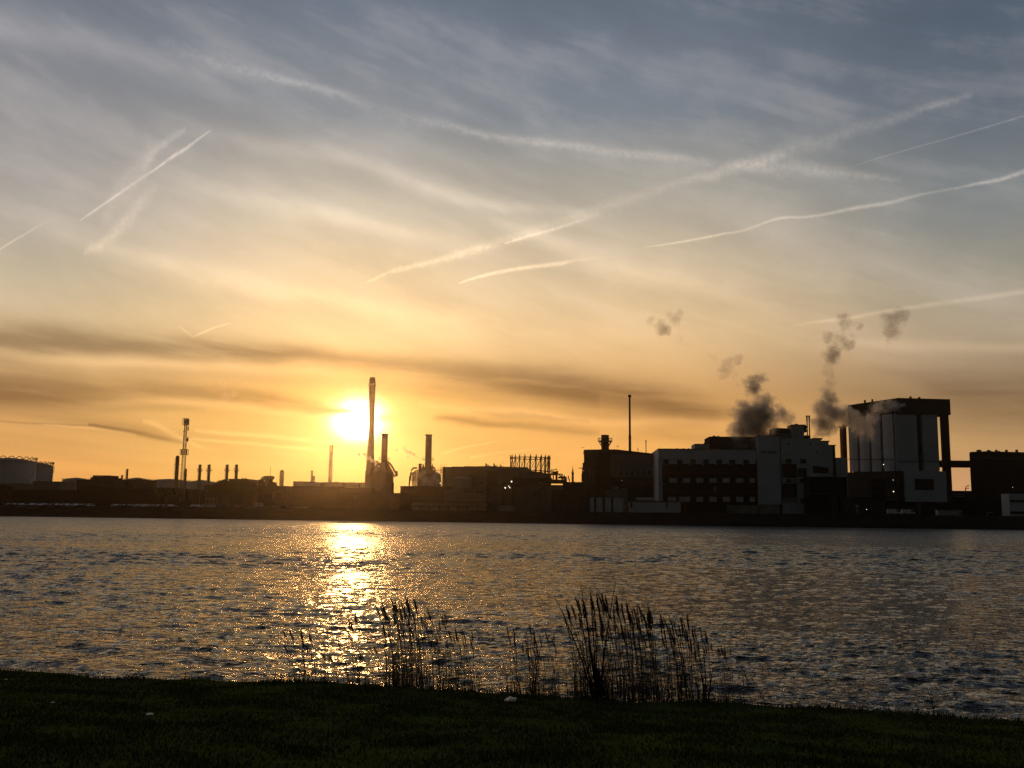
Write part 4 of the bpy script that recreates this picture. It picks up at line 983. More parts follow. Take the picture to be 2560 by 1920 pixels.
for i, x_ in enumerate((598,712,768,816,868)): lamp("one of five tiny lit lamps under the boiler house canopy", C5, x_, 1118, BY-3.2, .22)
lamp("brighter lamp where the boiler house meets the white factory", C5, 997, 1108, BY-4.5, .36)

# white dock sheds in front
f, t, L, z, d = hall('dock_shed', "white shed with three dark doorways on the far bank", 'shed', C5, 243, 602, 1296, 402, deg=-12, m=M_WHITE, depth=7)
for x0, x1, y1 in ((290,316,1400),(385,410,1412),(480,503,1390)): m_ = MB(); f.box(m_, x0, 1308, x1, y1, -.1, .08, -.8); m_.build('door', M_BLACK, t)
f, t, L, z, d = hall('dock_shed', "grey upper shed with roof pipes behind the white one with three doorways", 'shed', C5, 415, 658, 1212, 424, deg=-8, m=M_GREY, depth=7)
mb = MB()
for x0, y0, x1, y1 in ((490,1196,560,1212),(540,1185,552,1212),(600,1205,650,1212)): f.box(mb, x0, y0, x1, y1, 1, 2)
mb.build('roof_pipe', M_PALE, t)
f, t, L, z, d = hall('dock_wall', "long low white flat building beside the white factory's left corner", 'building', C5, 672, 1245, 1346, 398, deg=-12, m=M_WHITE, depth=6, windows=[(690,1360,718,1420,M_BLACK),(1090,1360,1104,1430,M_BLACK)])
for i, x_ in enumerate((800, 836, 884, 920)):
    p = P(*C5(x_, 1330), 412); t = thing('road_tanker' if False else 'small_tank', ["first of four small horizontal tanks above the long white wall","second of four small tanks above the long white wall","third of four small tanks above the long white wall","fourth, rightmost small tank above the long white wall"][i], 'tank', (p.x, 412, p.z), 0, "small horizontal tanks behind the white wall")
    MB().tube([(-1.5,0,0),(-1.35,0,0),(1.35,0,0),(1.5,0,0)], [.25,.8,.8,.25], 12).build('shell', M_PALE, t); MB().box(-1,-.8,-.6,.6,GZ-p.z-.2,-.5).box(.8,1,-.6,.6,GZ-p.z-.2,-.5).build('saddle', M_STEEL, t)

# ---------------------------------------------------------- white factory
FYD = 424
f = Fr(C6, 120, FYD, -3.5); t = f.thing('factory_building', "white factory with brick bands, rows of windows and a tower bearing dark italic lettering", 'factory')
D_ = 34
mb = MB(); f.box(mb, 165, 560, 1272, 1100, .9, D_, -1.5); mb.build('brick_wall', M_BRICK, t)
mb = MB(); f.box(mb, 120, 477, 1272, 592, 0, D_+2); f.box(mb, 120, 592, 165, 1100, 0, D_, -1.5)
tx = [(175,242),(333,400),(486,553),(635,704),(788,858),(938,1008),(1097,1168),(1238,1266)]
prev = 165
for x0, x1 in tx: f.box(mb, prev, 592, x0, 645, 0, .9); prev = x1
f.box(mb, prev, 592, 1272, 645, 0, .9)
mb.build('wall', M_WHITE, t)
mb = MB(); f.box(mb, 117, 470, 1275, 477, -.2, D_+2.4); mb.build('roof', M_ROOF, t)
def win(x0, y0, x1, y1, pane, b=.9, nm='window', mull=0):
    s0, s1, z0, z1 = f.rect(x0, y0, x1, y1, b)
    w = MB().box(s0, s1, b-.08, b+.05, z0, z1).build(nm, M_STEEL, t)
    g_ = MB(); n = mull + 1; W = (s1-s0-.16) / n
    for i in range(n): g_.box(s0+.08+W*i+.04, s0+.08+W*(i+1)-.04, b-.12, b-.06, z0+.1, z1-.1)
    g_.build('pane', pane, w)
for x0, x1 in tx: win(x0+3, 594, x1-3, 643, M_GLASS)
for x0, x1 in ((242,333),(402,484),(553,636),(705,791),(859,941),(1012,1098),(1169,1234)): win(x0, 806, x1, 862, M_PALEPANE, mull=1)
for x0, x1 in ((228,325),(357,487),(557,636),(706,791),(860,942),(1015,1100),(1171,1232)): win(x0, 1022, x1, 1082, M_PALEPANE, mull=1)
mb = MB(); f.box(mb, 165, 742, 1265, 749, .6, .3); f.box(mb, 165, 966, 1265, 973, .6, .3); mb.build('ledge', M_RUST, t)
for x_, y_ in ((180,655),(480,655),(630,655),(781,655),(938,654),(1100,653),(1256,673),(176,881),(1258,1120)):
    mb = MB(); s0, s1, z0, z1 = f.rect(x_-13, y_-5, x_+13, y_+6, .3); mb.add([(s0,-.2,z0),(s1,-.2,z0+.35),(s1,1,z1+.1),(s0,1,z1-.3)], [(0,1,2,3)]); mb.box(s0+.2, s1-.1, -.1, .9, z0+.1, z1-.1); mb.build('lamp_canopy', M_WHITE, t)
mb = MB(); f.box(mb, 755, 908, 790, 968, .5, .4); mb.build('vent', M_GREY, t)
# roof plant
mb = MB(); f.box(mb, 538, 412, 712, 478, 5, 12); f.box(mb, 1205, 342, 1275, 478, 3, 20); mb.build('roof_block', M_PALE, t)
mb = MB(); f.box(mb, 708, 330, 1206, 474, 6, 16); mb.build('plant_room', M_BLACK, t)
for x_, y0, w_ in ((672,400,24),(760,318,10),(775,322,8),(812,322,12)): mb = MB(); f.box(mb, x_-w_, y0, x_+w_, (414 if x_ < 700 else 332), 8, 2); mb.build('roof_vent', M_BLACK, t)
for x_ in (335, 410, 470): mb = MB(); f.box(mb, x_-10, 464, x_+10, 472, 3, 2); mb.build('roof_vent', M_DARK, t)
# tower slab with lettering
mb = MB(); f.box(mb, 1270, 322, 1526, 1112, -1.6, D_); mb.build('stair_tower', M_WHITE, t); tower = t.children[-1]
mb = MB(); f.box(mb, 1266, 316, 1530, 322, -1.8, D_+.4); mb.build('coping', M_ROOF, tower)
mb = MB(); f.box(mb, 1282, 1112, 1520, 1200, -1.2, 20, -1.5); mb.build('tower_base', M_CONC, t)
fc = bpy.data.curves.new("lettering", 'FONT'); fc.body = "ShinEtsu"; fc.align_x = 'CENTER'; fc.align_y = 'CENTER'; fc.shear = 0.25; fc.extrude = 0.05
s0, s1, z0, z1 = f.rect(1300, 490, 1488, 525, -1.6); fc.size = 1.0
tmp = bpy.data.objects.new("tmp", fc); col.objects.link(tmp); bpy.context.view_layer.update()
wtx = tmp.dimensions.x; fc.size = (s1-s0)/wtx; bpy.context.view_layer.update()
tme = bpy.data.meshes.new_from_object(tmp.evaluated_get(bpy.context.evaluated_depsgraph_get())); bpy.data.objects.remove(tmp)
tme.name = "lettering"; lo = link('lettering', tme, mat("letter_blue", (.015,.018,.03), .5), tower); lo.location = ((s0+s1)/2, -1.68, (z0+z1)/2); lo.rotation_euler = (R(90), 0, 0)
# right wing, stepping down
mb = MB(); f.box(mb, 1534, 352, 1885, 1105, .5, 30, -1.5); f.box(mb, 1885, 360, 2006, 1105, .5, 30, -1.5); mb.build('wing_wall', M_WHITE, t); wing = t.children[-1]
mb = MB(); f.box(mb, 2006, 384, 2092, 1105, 2, 26, -1.5); mb.build('wing_step', M_WHITE, t)
mb = MB(); f.box(mb, 2092, 430, 2166, 1105, 4, 24, -1.5); mb.build('wing_step', M_DARK, t)
mb = MB(); f.box(mb, 2092, 440, 2135, 1105, 3.6, .5, -1.5); mb.build('cladding_panel', M_WHITE, t)
mb = MB(); f.box(mb, 2166, 572, 2300, 1105, 6, 22, -1.5); mb.build('wing_step', M_WHITE, t)
mb = MB(); f.box(mb, 1526, 352, 1535, 1105, .2, 2, -1.5); mb.build('joint', M_BLACK, t)
mb = MB(); f.box(mb, 1900, 345, 2010, 362, .8, 29); f.box(mb, 2006, 376, 2095, 386, 1.8, 26); f.box(mb, 2090, 424, 2168, 432, 3.6, 24); mb.build('roof_edge', M_ROOF, t)
for a_ in ((1585,586,1655,640),(1752,586,1824,640),(1722,692,1830,800),(1752,815,1828,866),(1590,815,1650,866),(1756,1040,1830,1096)): win(*a_, M_GLASS, b=.5, mull=1)
win(1592, 1016, 1660, 1072, M_GLASS, b=.5)
mb = MB(); f.box(mb, 1548, 642, 1714, 806, .32, .16); f.box(mb, 1548, 872, 1716, 1030, .32, .16); mb.build('brick_panel', M_BRICK, t)
mb = MB(); a = f.q(1905,664); b_ = f.q(2080,690); c_ = f.q(2080,748); d_ = f.q(1905,745); mb.slab([d_, c_, b_, a], .1, .5); mb.build('brick_panel', M_BRICK, t)
mb = MB(); f.box(mb, 1548, 1032, 1715, 1092, .30, .18); f.box(mb, 1660, 812, 1745, 866, .3, .18); mb.build('rendered_panel', M_CONC, t)
for x_, y_ in ((1620,412),(1940,508),(1870,412)): mb = MB(); s0,s1,z0,z1 = f.rect(x_-9, y_-9, x_+9, y_+9, .5); mb.box(s0,s1,.3,.55,z0,z1); mb.build('vent', M_BLACK, t)
# roof superstructure
mb = MB(); f.box(mb, 1420, 290, 1660, 352, 6, 12); mb.build('penthouse', M_GREY, t)
mb = MB(); a = f.q(1470,228,8); b_ = f.q(1650,236,8); c_ = f.q(1650,292,8); d_ = f.q(1425,292,8); e_ = f.q(1425,240,8); mb.slab([d_, c_, b_, a, e_], 8, 14); mb.build('penthouse', M_DARK, t)
mb = MB(); f.box(mb, 1662, 196, 1790, 352, 4, 9); f.box(mb, 1644, 194, 1700, 240, 5, 7); mb.build('lift_tower', M_PALE, t)
mb = MB(); f.box(mb, 1700, 182, 1728, 206, 6, 3); f.box(mb, 1725, 204, 1795, 215, 5, 3); f.box(mb, 1806, 314, 1872, 352, 5, 5); f.box(mb, 1655, 190, 1795, 197, 3.8, 9.4); mb.build('roof_plant', M_BLACK, t)
mb = MB(); pts = [f.q(x, y, 5) for x, y in ((1780,225),(1800,222),(1812,235),(1815,250),(1800,252))]; mb.tube([(a, 5, z) for a, z in pts], 1.3, 8); mb.build('vent_elbow', M_BLACK, t)
mb = MB(); pts = [f.q(x, y, 5) for x, y in ((1790,260),(1785,300),(1792,350))]; mb.tube([(a, 5, z) for a, z in pts], .5, 8); mb.build('vent_pipe', M_PALE, t)
mb = MB()
for x_ in (1330,1352,1375,1397,1416):
    a = f.q(x_, 285, 4); b_ = f.q(x_, 322, 4); mb.tube([(a[0],4,b_[1]),(a[0],4,a[1])], .09, 4)
for y_ in (288, 304): a = f.q(1328, y_, 4); b_ = f.q(1418, y_, 4); mb.tube([(a[0],4,a[1]),(b_[0],4,b_[1])], .09, 4)
mb.build('roof_railing', M_STEEL, t)
for x_ in (1836, 1862):
    z_ = lambda y: f.q(x_, y, 8)[1]; a = f.q(x_, 300, 8)[0]
    mb = MB().lathe([(.25, z_(350)), (.27, z_(180)), (.36, z_(105)), (.5, z_(88)), (.4, z_(88))], cx=a, cy=8, n=12); mb.build('exhaust_pipe', M_RUST, t)
hall('annex', "dark low annex with a recessed porch right of the factory's foot", 'building', C6, 1856, 2290, 792, 412, deg=-3.5, m=M_BLACK, depth=10)
f2 = Fr(C6, 1880, 409, -3.5); t2 = f2.thing('porch', "dark open porch on posts below the dark annex", 'porch')
for i, x_ in enumerate((1885, 1990, 2120, 2145, 2170, 2230)): mb = MB(); f2.box(mb, x_, 995, x_+6, 1200, 0, .3, -1); mb.build('post', M_GREY if i > 1 else M_DARK, t2)
mb = MB(); f2.box(mb, 1870, 985, 2290, 1000, -.3, 3); mb.build('roof', M_ROOF, t2)
hall('plinth_wall', "low grey concrete wall along the foot of the white factory", 'wall', C6, 905, 1262, 1108, 412, deg=-3.5, m=M_CONC, depth=2)
hall('storage_shed', "low dark shed in front of the factory's lower windows", 'shed', C6, 432, 905, 1090, 408, deg=-3.5, m=M_BLACK, depth=6)
lamp("small lit lamp in the factory's right wing window", C6, 1608, 826, FYD-.6, .3)
for x_ in (1600, 1660): lamp("one of two dim lamps on the brick panel of the factory's right wing", C6, x_, 915, FYD-.4, .16)

# ---------------------------------------------------------- silo block
SY = 440
A = P(*C7(822, 900), SY); A.z = GZ
t = thing('silo_block', "tall block of pale silos standing under a heavy dark roof carried by one slab leg", 'silo building', (A.x, A.y, GZ))
def on_plane(c, x, y, n0, dvec):                         # ray ∩ vertical plane through A+n0 along dvec → local xyz
    d = ray(*c(x, y)); n_ = Vector((-dvec.y, dvec.x, 0)); o_ = A + n0
    tt = (o_ - EYE).dot(n_) / d.dot(n_); return EYE + d * tt - A
eF = Vector((math.cos(R(6)), math.sin(R(6)), 0)); nF = Vector((-eF.y, eF.x, 0))
eL = Vector((-21.5, 28.0, 0)).normalized(); nL = Vector((eL.y, -eL.x, 0)) * -1   # flank going away to the left
Z0 = Vector((0,0,0))
def loc(e, x, y): v = on_plane(C7, x, y, Z0, e); return v.dot(e), v.z
inF = nF; inL = Vector((eL.y, -eL.x, 0));  inL = inL if inL.dot(Vector((1,1,0))) > 0 else -inL
def pane(e, inw, x0, x1, y0, y1, th, m_, nm, back=0.0, curved=False, parent=None):
    s0 = loc(e, x0, (y0+y1)/2)[0]; s1 = loc(e, x1, (y0+y1)/2)[0]; z1 = loc(e, (x0+x1)/2, y0)[1]; z0 = loc(e, (x0+x1)/2, y1)[1]
    pts = []
    N = 8 if curved else 1
    for i in range(N+1):
        u = i/N; b_ = back - (math.sin(math.pi*u)*.3 if curved else 0); v = e*(s0+(s1-s0)*u) + inw*b_; pts.append((v.x, v.y))
    for u in (1, 0): v = e*(s0+(s1-s0)*u) + inw*(back+th); pts.append((v.x, v.y))
    area = sum(pts[i][0]*pts[(i+1) % len(pts)][1]-pts[(i+1) % len(pts)][0]*pts[i][1] for i in range(len(pts)))
    if area < 0: pts = pts[::-1]
    o = MB().prism(pts, z0, z1).build(nm, m_, parent or t); return o
for x0, x1 in ((822,1058),(1118,1284)): pane(eF, inF, x0, x1, 318, 942, 3, M_WHITE, 'silo', curved=True)
for x0, x1, y0 in ((683,795,330),(555,655,322),(427,530,312),(318,402,305)): pane(eL, inL, x0, x1, y0, 950, 3, M_WHITE, 'silo', curved=True)
# dark core
sR = loc(eF, 1283, 600)[0]; sL = loc(eL, 318, 600)[0]; zt = loc(eF, 940, 300)[1]; zb = loc(eF, 940, 945)[1]
c0 = eF*.0 + inF*1.6; cR = eF*(sR-.4) + inF*1.6; cL = eL*(sL-.4) + inL*1.6; ca_ = inF*1.2 + inL*1.2
bk = Vector((0, 26, 0))
core = [ca_, cR, cR + inF*20, cL + inL*14 + Vector((0,6,0)), cL]
MB().prism([(v.x, v.y) for v in core], 0, zt + .5).build('core', M_BLACK, t)
# heavy roof slab: apex over the corner
Lz1 = loc(eL, 316, 236); apex = loc(eF, 905, 156); Rr = loc(eF, 1394, 168)
b0 = loc(eF, 905, 326)[1]; bL = loc(eL, 316, 318)[1]
vL = eL*Lz1[0] - inL*1.2; vC = eF*apex[0]*.35 - inF*1.4; vR = eF*Rr[0] - inF*1.2
plan = [vL, vC, vR, vR + inF*22, vL + inL*22 + Vector((0,4,0))]
zs1 = [Lz1[1], (apex[1]), Rr[1], Rr[1], Lz1[1]]; zs0 = [b0]*5
zs1 = [apex[1]-1.5, apex[1], Rr[1], Rr[1], apex[1]-1.5]
MB().prism([(v.x, v.y) for v in plan], zs0, zs1).build('roof', M_BLACK, t)
for x_, y_ in ((488,196),(568,188)): v = on_plane(C7, x_, y_+14, Z0, eL); MB().box(v.x-.35, v.x+.35, v.y-.3, v.y+.3, v.z-1, v.z+1.6).build('roof_vent', M_BLACK, t)
for x_, y_ in ((995,152),(1090,158)): v = on_plane(C7, x_, y_+8, Z0, eF); MB().box(v.x-.4, v.x+.4, v.y+1, v.y+1.8, v.z-1, v.z+1.2).build('roof_vent', M_BLACK, t)
# slab leg
s0, s1 = loc(eF, 1320, 800)[0], loc(eF, 1404, 800)[0]
v = [eF*s0 - inF*1.0, eF*s1 - inF*1.0, eF*(s1+.6) + inF*1.2, eF*(s0+.6) + inF*1.2]
MB().prism([(q_.x, q_.y) for q_ in v], -1.5, b0 + .1).build('leg', M_BLACK, t)
# base: dark part, white part with a dark window
pane(eF, inF, 905, 1352, 945, 1278, 14, M_WHITE, 'base_block', back=-1.6); bb = t.children[-1]
s0, s1 = loc(eF, 1008, 1090)[0], loc(eF, 1214, 1090)[0]; z0, z1 = loc(eF, 1100, 1150)[1], loc(eF, 1100, 1030)[1]
pts = [eF*s0 - inF*1.75, eF*s1 - inF*1.75, eF*s1 - inF*1.55, eF*s0 - inF*1.55]
MB().prism([(q_.x, q_.y) for q_ in pts], z0, z1).build('window', mat("amber_glass", (.05,.042,.02), .4, var=.2), t)
pane(eF, inF, 822, 905, 945, 1290, 10, M_DARK, 'base_block', back=-.6)
pane(eF, inF, 830, 1420, 1276, 1440, 12, M_BLACK, 'foot', back=-.9)
pane(eL, inL, 270, 822, 952, 1270, 12, M_DARK, 'base_block', back=-.6)
pane(eL, inL, 565, 710, 1035, 1230, .5, M_BLACK, 'door', back=-.8)
# handrails round the silos
mb = MB()
for x0, x1, y_, e, iw in ((830,1280,846,eF,inF),(830,1280,835,eF,inF),(318,812,815,eL,inL),(318,812,822,eL,inL)):
    a = loc(e, x0, y_); b_ = loc(e, x1, y_); q0 = e*a[0]-iw*1.1; q1 = e*b_[0]-iw*1.1; mb.tube([(q0.x,q0.y,a[1]),(q1.x,q1.y,b_[1])], .07, 4)
mb.build('handrail', M_BLACK, t)
# stair column on the left with pale pipe
f = Fr(C7, 248, 470, 0); t = f.thing('stair_column', "brown stair column with a pale pipe, left of the silos", 'tower')
mb = MB(); f.box(mb, 250, 455, 294, 950, 0, 4, -1); mb.build('shaft', M_RUST, t)
mb = MB(); f.box(mb, 240, 440, 302, 458, -.8, 6); mb.build('platform', M_STEEL, t)
mb = MB()
for x_ in (243, 258, 272, 288, 300): a = f.q(x_, 425); b_ = f.q(x_, 440); mb.tube([(a[0],-.7,b_[1]),(a[0],-.7,a[1])], .1, 4)
a = f.q(241, 426); b_ = f.q(302, 426); mb.tube([(a[0],-.7,a[1]),(b_[0],-.7,b_[1])], .1, 4); mb.build('railing', M_STEEL, t)
mb = MB(); a = f.q(307, 442); mb.tube([(a[0], -1.5, 2), (a[0], -1.5, a[1])], .55, 10); mb.build('pipe', M_PALE, t)
# conveyor bridge and right hall
f = Fr(C7, 1300, 452, 0); t = f.thing('conveyor_bridge', "dark enclosed bridge joining the silo block and the right hall", 'bridge')
mb = MB(); f.box(mb, 1298, 834, 1650, 902, 0, 4); mb.build('gallery', M_BLACK, t); mb = MB(); f.box(mb, 1296, 829, 1652, 834, -.3, 4.6); mb.build('roof', M_ROOF, t)
f = Fr(C7, 1618, 440, 0); t = f.thing('dark_hall', "huge black hall cut off by the right edge, with small vents on its roof", 'building')
tp = [f.q(x, y) for x, y in ((1618,740),(1640,736),(1800,729),(2400,745))]
def skew(mb, k=.5): mb.v = [(x + max(y, 0)*k, y, z) for x, y, z in mb.v]; return mb
skew(MB().slab([(tp[0][0], -1.5), (tp[-1][0], -1.5)] + [(a, z-.6) for a, z in tp[::-1]], 0, 30)).build('wall', M_BLACK, t)
skew(MB().slab([(a, z-.6) for a, z in tp] + [(a, z) for a, z in tp[::-1]], -.3, 30.4)).build('roof', M_ROOF, t)
mb = MB(); f.box(mb, 1630, 800, 2350, 808, -.3, .4); mb.build('trim', M_DARK, t)
for x_, y0, w_ in ((1718,716,5),(1732,712,14),(1745,720,5),(1832,714,6),(1842,720,10),(1855,722,3),(1920,712,5),(1948,724,4),(2030,712,6),(2142,712,6)):
    mb = MB(); f.box(mb, x_-w_, y0, x_+w_, 738, 2, 1.5); mb.build('roof_vent', M_DARK, t)
f, t, L, z, d = hall('linking_block', "low black block between the silo leg and the right hall", 'building', C7, 1400, 1700, 1158, 446, deg=0, m=M_BLACK, depth=12)
mb = MB(); pts = [f.q(x, y) for x, y in ((1590,1158),(1590,1125),(1600,1108),(1625,1100))]; mb.tube([(a, 1, z_) for a, z_ in pts], .22, 6); pts = [f.q(x, y) for x, y in ((1592,1130),(1625,1130))]; mb.tube([(a, 1, z_) for a, z_ in pts], .15, 5); mb.build('pipe', M_STEEL, t)
mb = MB()
for x_, y_, w_ in ((1430,1196,12),(1470,1197,18),(1515,1198,16),(1555,1196,6),(1430,1216,8),(1470,1218,16),(1510,1220,20),(1560,1221,22)): f.box(mb, x_-w_, y_-3, x_+w_, y_+3, -.3, .3)
mb.build('pipe_rail', M_WHITE, t)
mb = MB(); f.box(mb, 1600, 1200, 1755, 1268, -3, 3); mb.build('hut', M_DARK, t)
f = Fr(C7, 2055, 402, -8); t = f.thing('site_office', "white two-storey office with dark ribbon windows at the right edge", 'office')
mb = MB(); f.box(mb, 2055, 1190, 2360, 1440, 0, 9, -1); mb.build('wall', M_WHITE, t)
for y0, y1 in ((1255,1285),(1382,1410)):
    mb = MB(); f.box(mb, 2062, y0, 2350, y1, -.1, .12); w_ = mb.build('window', M_BLACK, t); mb = MB()
    for i in range(8): f.box(mb, 2066+35*i, y0+4, 2096+35*i, y1-4, -.16, .08)
    mb.build('pane', M_GLASS, w_)
f, t, L, z, d = hall('dock_shed', "low pale site cabin with three dark holes below the silo leg", 'shed', C7, 1275, 1537, 1358, 384, deg=-10, m=M_PALE, depth=4, windows=[(1285,1360,1300,1375,M_BLACK),(1430,1362,1445,1378,M_BLACK),(1508,1390,1535,1420,M_BLACK)])
f, t, L, z, d = hall('storage_shed', "long dark shed in front of the white silo base", 'shed', C7, 1100, 1420, 1285, 396, deg=-8, m=M_BLACK, depth=6)
f, t, L, z, d = hall('storage_shed', "dark shed with a lamp below the dark silo base", 'shed', C7, 300, 700, 1228, 402, deg=-6, m=M_DARK, depth=8)
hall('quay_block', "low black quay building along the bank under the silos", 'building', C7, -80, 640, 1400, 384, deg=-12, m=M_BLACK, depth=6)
p = P(*C7(800, 1350), 392); place_car(vanp, p.x, 392, GZ, R(-10), "white delivery van parked before the silo block", 'van', None, 'parked_van')
p = P(*C7(955, 1355), 392); place_car(vanp, p.x, 392, GZ, R(-10), "second white van, parked right behind the delivery van", 'van', None, 'parked_van')
f = Fr(C7, 380, 388, -10); t = f.thing('notice_board', "small pale notice board on two posts in front of the dark silo base", 'sign')
mb = MB(); f.box(mb, 382, 1312, 422, 1330, 0, .15); mb.build('board', M_PALE, t)
for x_ in (392, 410): mb = MB(); f.box(mb, x_, 1330, x_+5, 1368, 0, .12, -1); mb.build('post', M_PALE, t)
lamp("lit lamp low between two silos", C7, 690, 873, 438, .3); lamp("bright lit lamp at the corner of the silo base", C7, 797, 1166, 436.5, .42); lamp("faint lit lamp above the bright one on the silo base corner", C7, 795, 1040, 436.5, .2); lamp("tiny lamp near the notice board", C7, 505, 1360, 390, .2); lamp("tiny lamp on the wall of the black right hall", C7, 2090, 1122, 438, .2)
lamp_post("lone lamp post below the right hall", C7, 1815, 1395, 372, lit=False)

# gulls in flight
def gull(label, c, x, y, Y, span, bank_=0.0, flap=.25):
    p = P(*c(x, y), Y); t = thing('gull', label, 'bird', tuple(p), 0, "gulls gliding over the works"); s_ = span/2
    MB().lathe([(.02,-.32),(.09,-.15),(.10,.05),(.05,.2),(.02,.3)], n=8).build('body', M_DARK, t); t.children[-1].rotation_euler = (R(80), 0, 0)
    for sg in (-1, 1):
        mb = MB(); mb.add([(0,-.1,.02),(0,.14,.02),(sg*s_*.5,.16,s_*flap),(sg*s_,.28,s_*flap*.5),(sg*s_*.5,-.04,s_*flap+.02),(0,-.1,0),(0,.14,0),(sg*s_*.5,.16,s_*flap-.03),(sg*s_,.28,s_*flap*.5-.01),(sg*s_*.5,-.04,s_*flap-.01)], [(0,1,2,4),(4,2,3),(5,9,7,6),(9,8,7),(0,4,9,5),(4,3,8,9),(1,6,7,2),(2,7,8,3)]); mb.build('wing', M_DARK, t)
    t.rotation_euler = (0, bank_, R(20)); return t
gull("gull gliding just above the left corner of the boiler house", C4, 1870, 420, 250, 1.1, R(-8)); gull("small gull flying above the roof vents of the long hall", C4, 645, 650, 300, 1.3, R(-28)); gull("gull with raised wings over the boiler house roof", C5, 555, 742, 260, 1.1, 0, .5)
# ================================================================== NEAR BANK: reeds, saplings, litter
M_REED = mat("dry_reed", (0.13, 0.085, 0.045), 0.9, var=0.3, scale=6, spec=0.1)
M_HEAD = mat("reed_plume", (0.085, 0.055, 0.035), 0.95, var=0.3, scale=20, spec=0.05)
M_TWIG = mat("twig_bark", (0.028, 0.022, 0.016), 0.95, var=0.3, scale=8, spec=0.1)
K = 1.1573
def root_at(x, back):
    """root position for survey column x, the given metres beyond the bank edge"""
    d = ray(x * K, 1290 * K); u = d.x; y = 20.0
    for _ in range(8): y = float(edge_j(u * y)) + back
    return u * y, y, float(gz(u * y, y - back)) - min(.5, .25 + back * .3)
rr = random.Random(21)
def reed_meshes(seed, head=True):
    r_ = random.Random(seed); L = []
    lean = r_.uniform(.03, .15); bow = r_.uniform(1.6, 2.6)
    f_ = lambda t: Vector((-lean * t ** bow, (r_.random() - .5) * 0, t))
    n = 9; pts = [f_(i / n * .88) for i in range(n + 1)]
    kx = r_.uniform(-.006, .006); pts = [p + Vector((kx * math.sin(i * 1.9), .004 * math.cos(i * 1.3), 0)) for i, p in enumerate(pts)]
    stem = MB().tube(pts, [.0036 - .0016 * i / n for i in range(n + 1)], 4).mesh('reed_stem')
    hd = None
    if head:
        mb = MB(); vs = []; fs = []
        base = pts[-1]; tip = base + Vector((-lean * r_.uniform(.25, .55), 0, .12 + r_.uniform(0, .03))); mb.tube([base, base.lerp(tip, .5), tip], [.0018, .0012, .0004], 4)
        for i in range(46):
            t = i / 46; c = base.lerp(tip, t); w = (.0085 + .011 * math.sin(math.pi * min(1, t * 1.15 + .12))) ; a = r_.uniform(0, 6.28)
            dirv = Vector((math.cos(a) * w - .006, math.sin(a) * w, .022 + r_.uniform(0, .016))); s_ = Vector((-dirv.y, dirv.x, 0)).normalized() * .0036
            b0 = len(vs); vs += [c - s_, c + s_, c + dirv + s_ * .6, c + dirv * 1.25]; fs.append((b0, b0 + 1, b0 + 2, b0 + 3))
        mb.add(vs, fs); hd = mb.mesh('reed_plume')
    lv = []
    for q_ in range(r_.choice([2, 2, 3])):
        t = r_.uniform(.3, .8); c = f_(t); a = math.pi + r_.uniform(-.8, .8) + (math.pi if r_.random() < .25 else 0); ln = r_.uniform(.10, .20); vs = []; fs = []
        for i in range(6):
            u = i / 5; x_ = ln * u; z_ = ln * (.75 * u - .75 * u * u * r_.uniform(.8, 1.5)); w = .0042 * (1 - u) ** .6 * (0.6 + u) + .0003
            p_ = c + Vector((math.cos(a) * x_, math.sin(a) * x_, z_)); sd_ = Vector((-math.sin(a), math.cos(a), .6)) * w; vs += [p_ - sd_, p_ + sd_]
            if i: fs.append((2*i-2, 2*i-1, 2*i+1, 2*i))
        lv.append(MB().add(vs, fs).mesh('reed_leaf'))
    stem.materials.append(M_REED)
    if hd: hd.materials.append(M_HEAD)
    for m_ in lv: m_.materials.append(M_REED)
    return stem, hd, lv
RV = [reed_meshes(100 + i) for i in range(16)]
GR = [(628,680,10,1375,28,'L'),(680,730,7,1412,25,'L'),(748,776,6,1340,35,'L'),(778,828,7,1402,35,'L'),
 (826,868,22,1308,40,'M'),(868,908,24,1308,45,'M'),(908,950,16,1328,45,'M'),(950,990,13,1342,45,'M'),(990,1035,13,1378,45,'M'),(1035,1085,6,1442,25,'M'),
 (1090,1150,17,1358,50,'G'),(1150,1200,16,1378,50,'G'),(1196,1240,10,1322,50,'R'),(1212,1262,12,1302,38,'R'),(1262,1312,20,1302,45,'R'),(1312,1342,18,1318,32,'R'),(1340,1400,30,1330,32,'R'),(1400,1460,28,1342,32,'R'),(1460,1502,18,1368,35,'R'),(1496,1530,9,1405,30,'E'),(1530,1562,8,1455,22,'E')]
RL = {'L': ("dry reed in the sparse group before the sun's glitter on the water", "sparse reeds left of the main clumps"),
      'M': ("tall dry reed in the left dense clump, leaning left with a dark plume", "reeds of the left dense clump"),
      'G': ("thin dry reed in the loose gap between the two dense clumps", "reeds between the two clumps"),
      'R': ("tall dry reed in the right dense clump beside the dark sapling", "reeds of the right dense clump"),
      'E': ("short dry reed at the thinning right end of the reed bed", "reeds at the right end of the bed")}
SHF = {'L': 12, 'M': 12, 'G': 12, 'R': 42, 'E': 58}
for x0, x1, n_, ty, sp_, gk in GR:
    for i in range(n_):
        xb = rr.uniform(x0, x1) + SHF[gk]; back = rr.uniform(.25, 1.7); x, y, z = root_at(xb, back)
        top = ty + sp_ * (rr.random() ** 1.3) * 2.1 - 10
        zt = P(xb * K, top * K, y).z; H = max(zt - z, .5); v = rr.choice(RV)
        t = thing('reed', RL[gk][0], 'reed', (x, y, z), rr.uniform(-.5, .5), RL[gk][1]); fat = 2.3 if gk == 'L' else 1.0; t.scale = (H * rr.uniform(.85, 1.25) * (1.7 if gk == 'L' else .92), H * fat, H)
        link('stem', v[0], None, t); link('plume', v[1], None, t)
        for m_ in v[2]: link('leaf', m_, None, t)
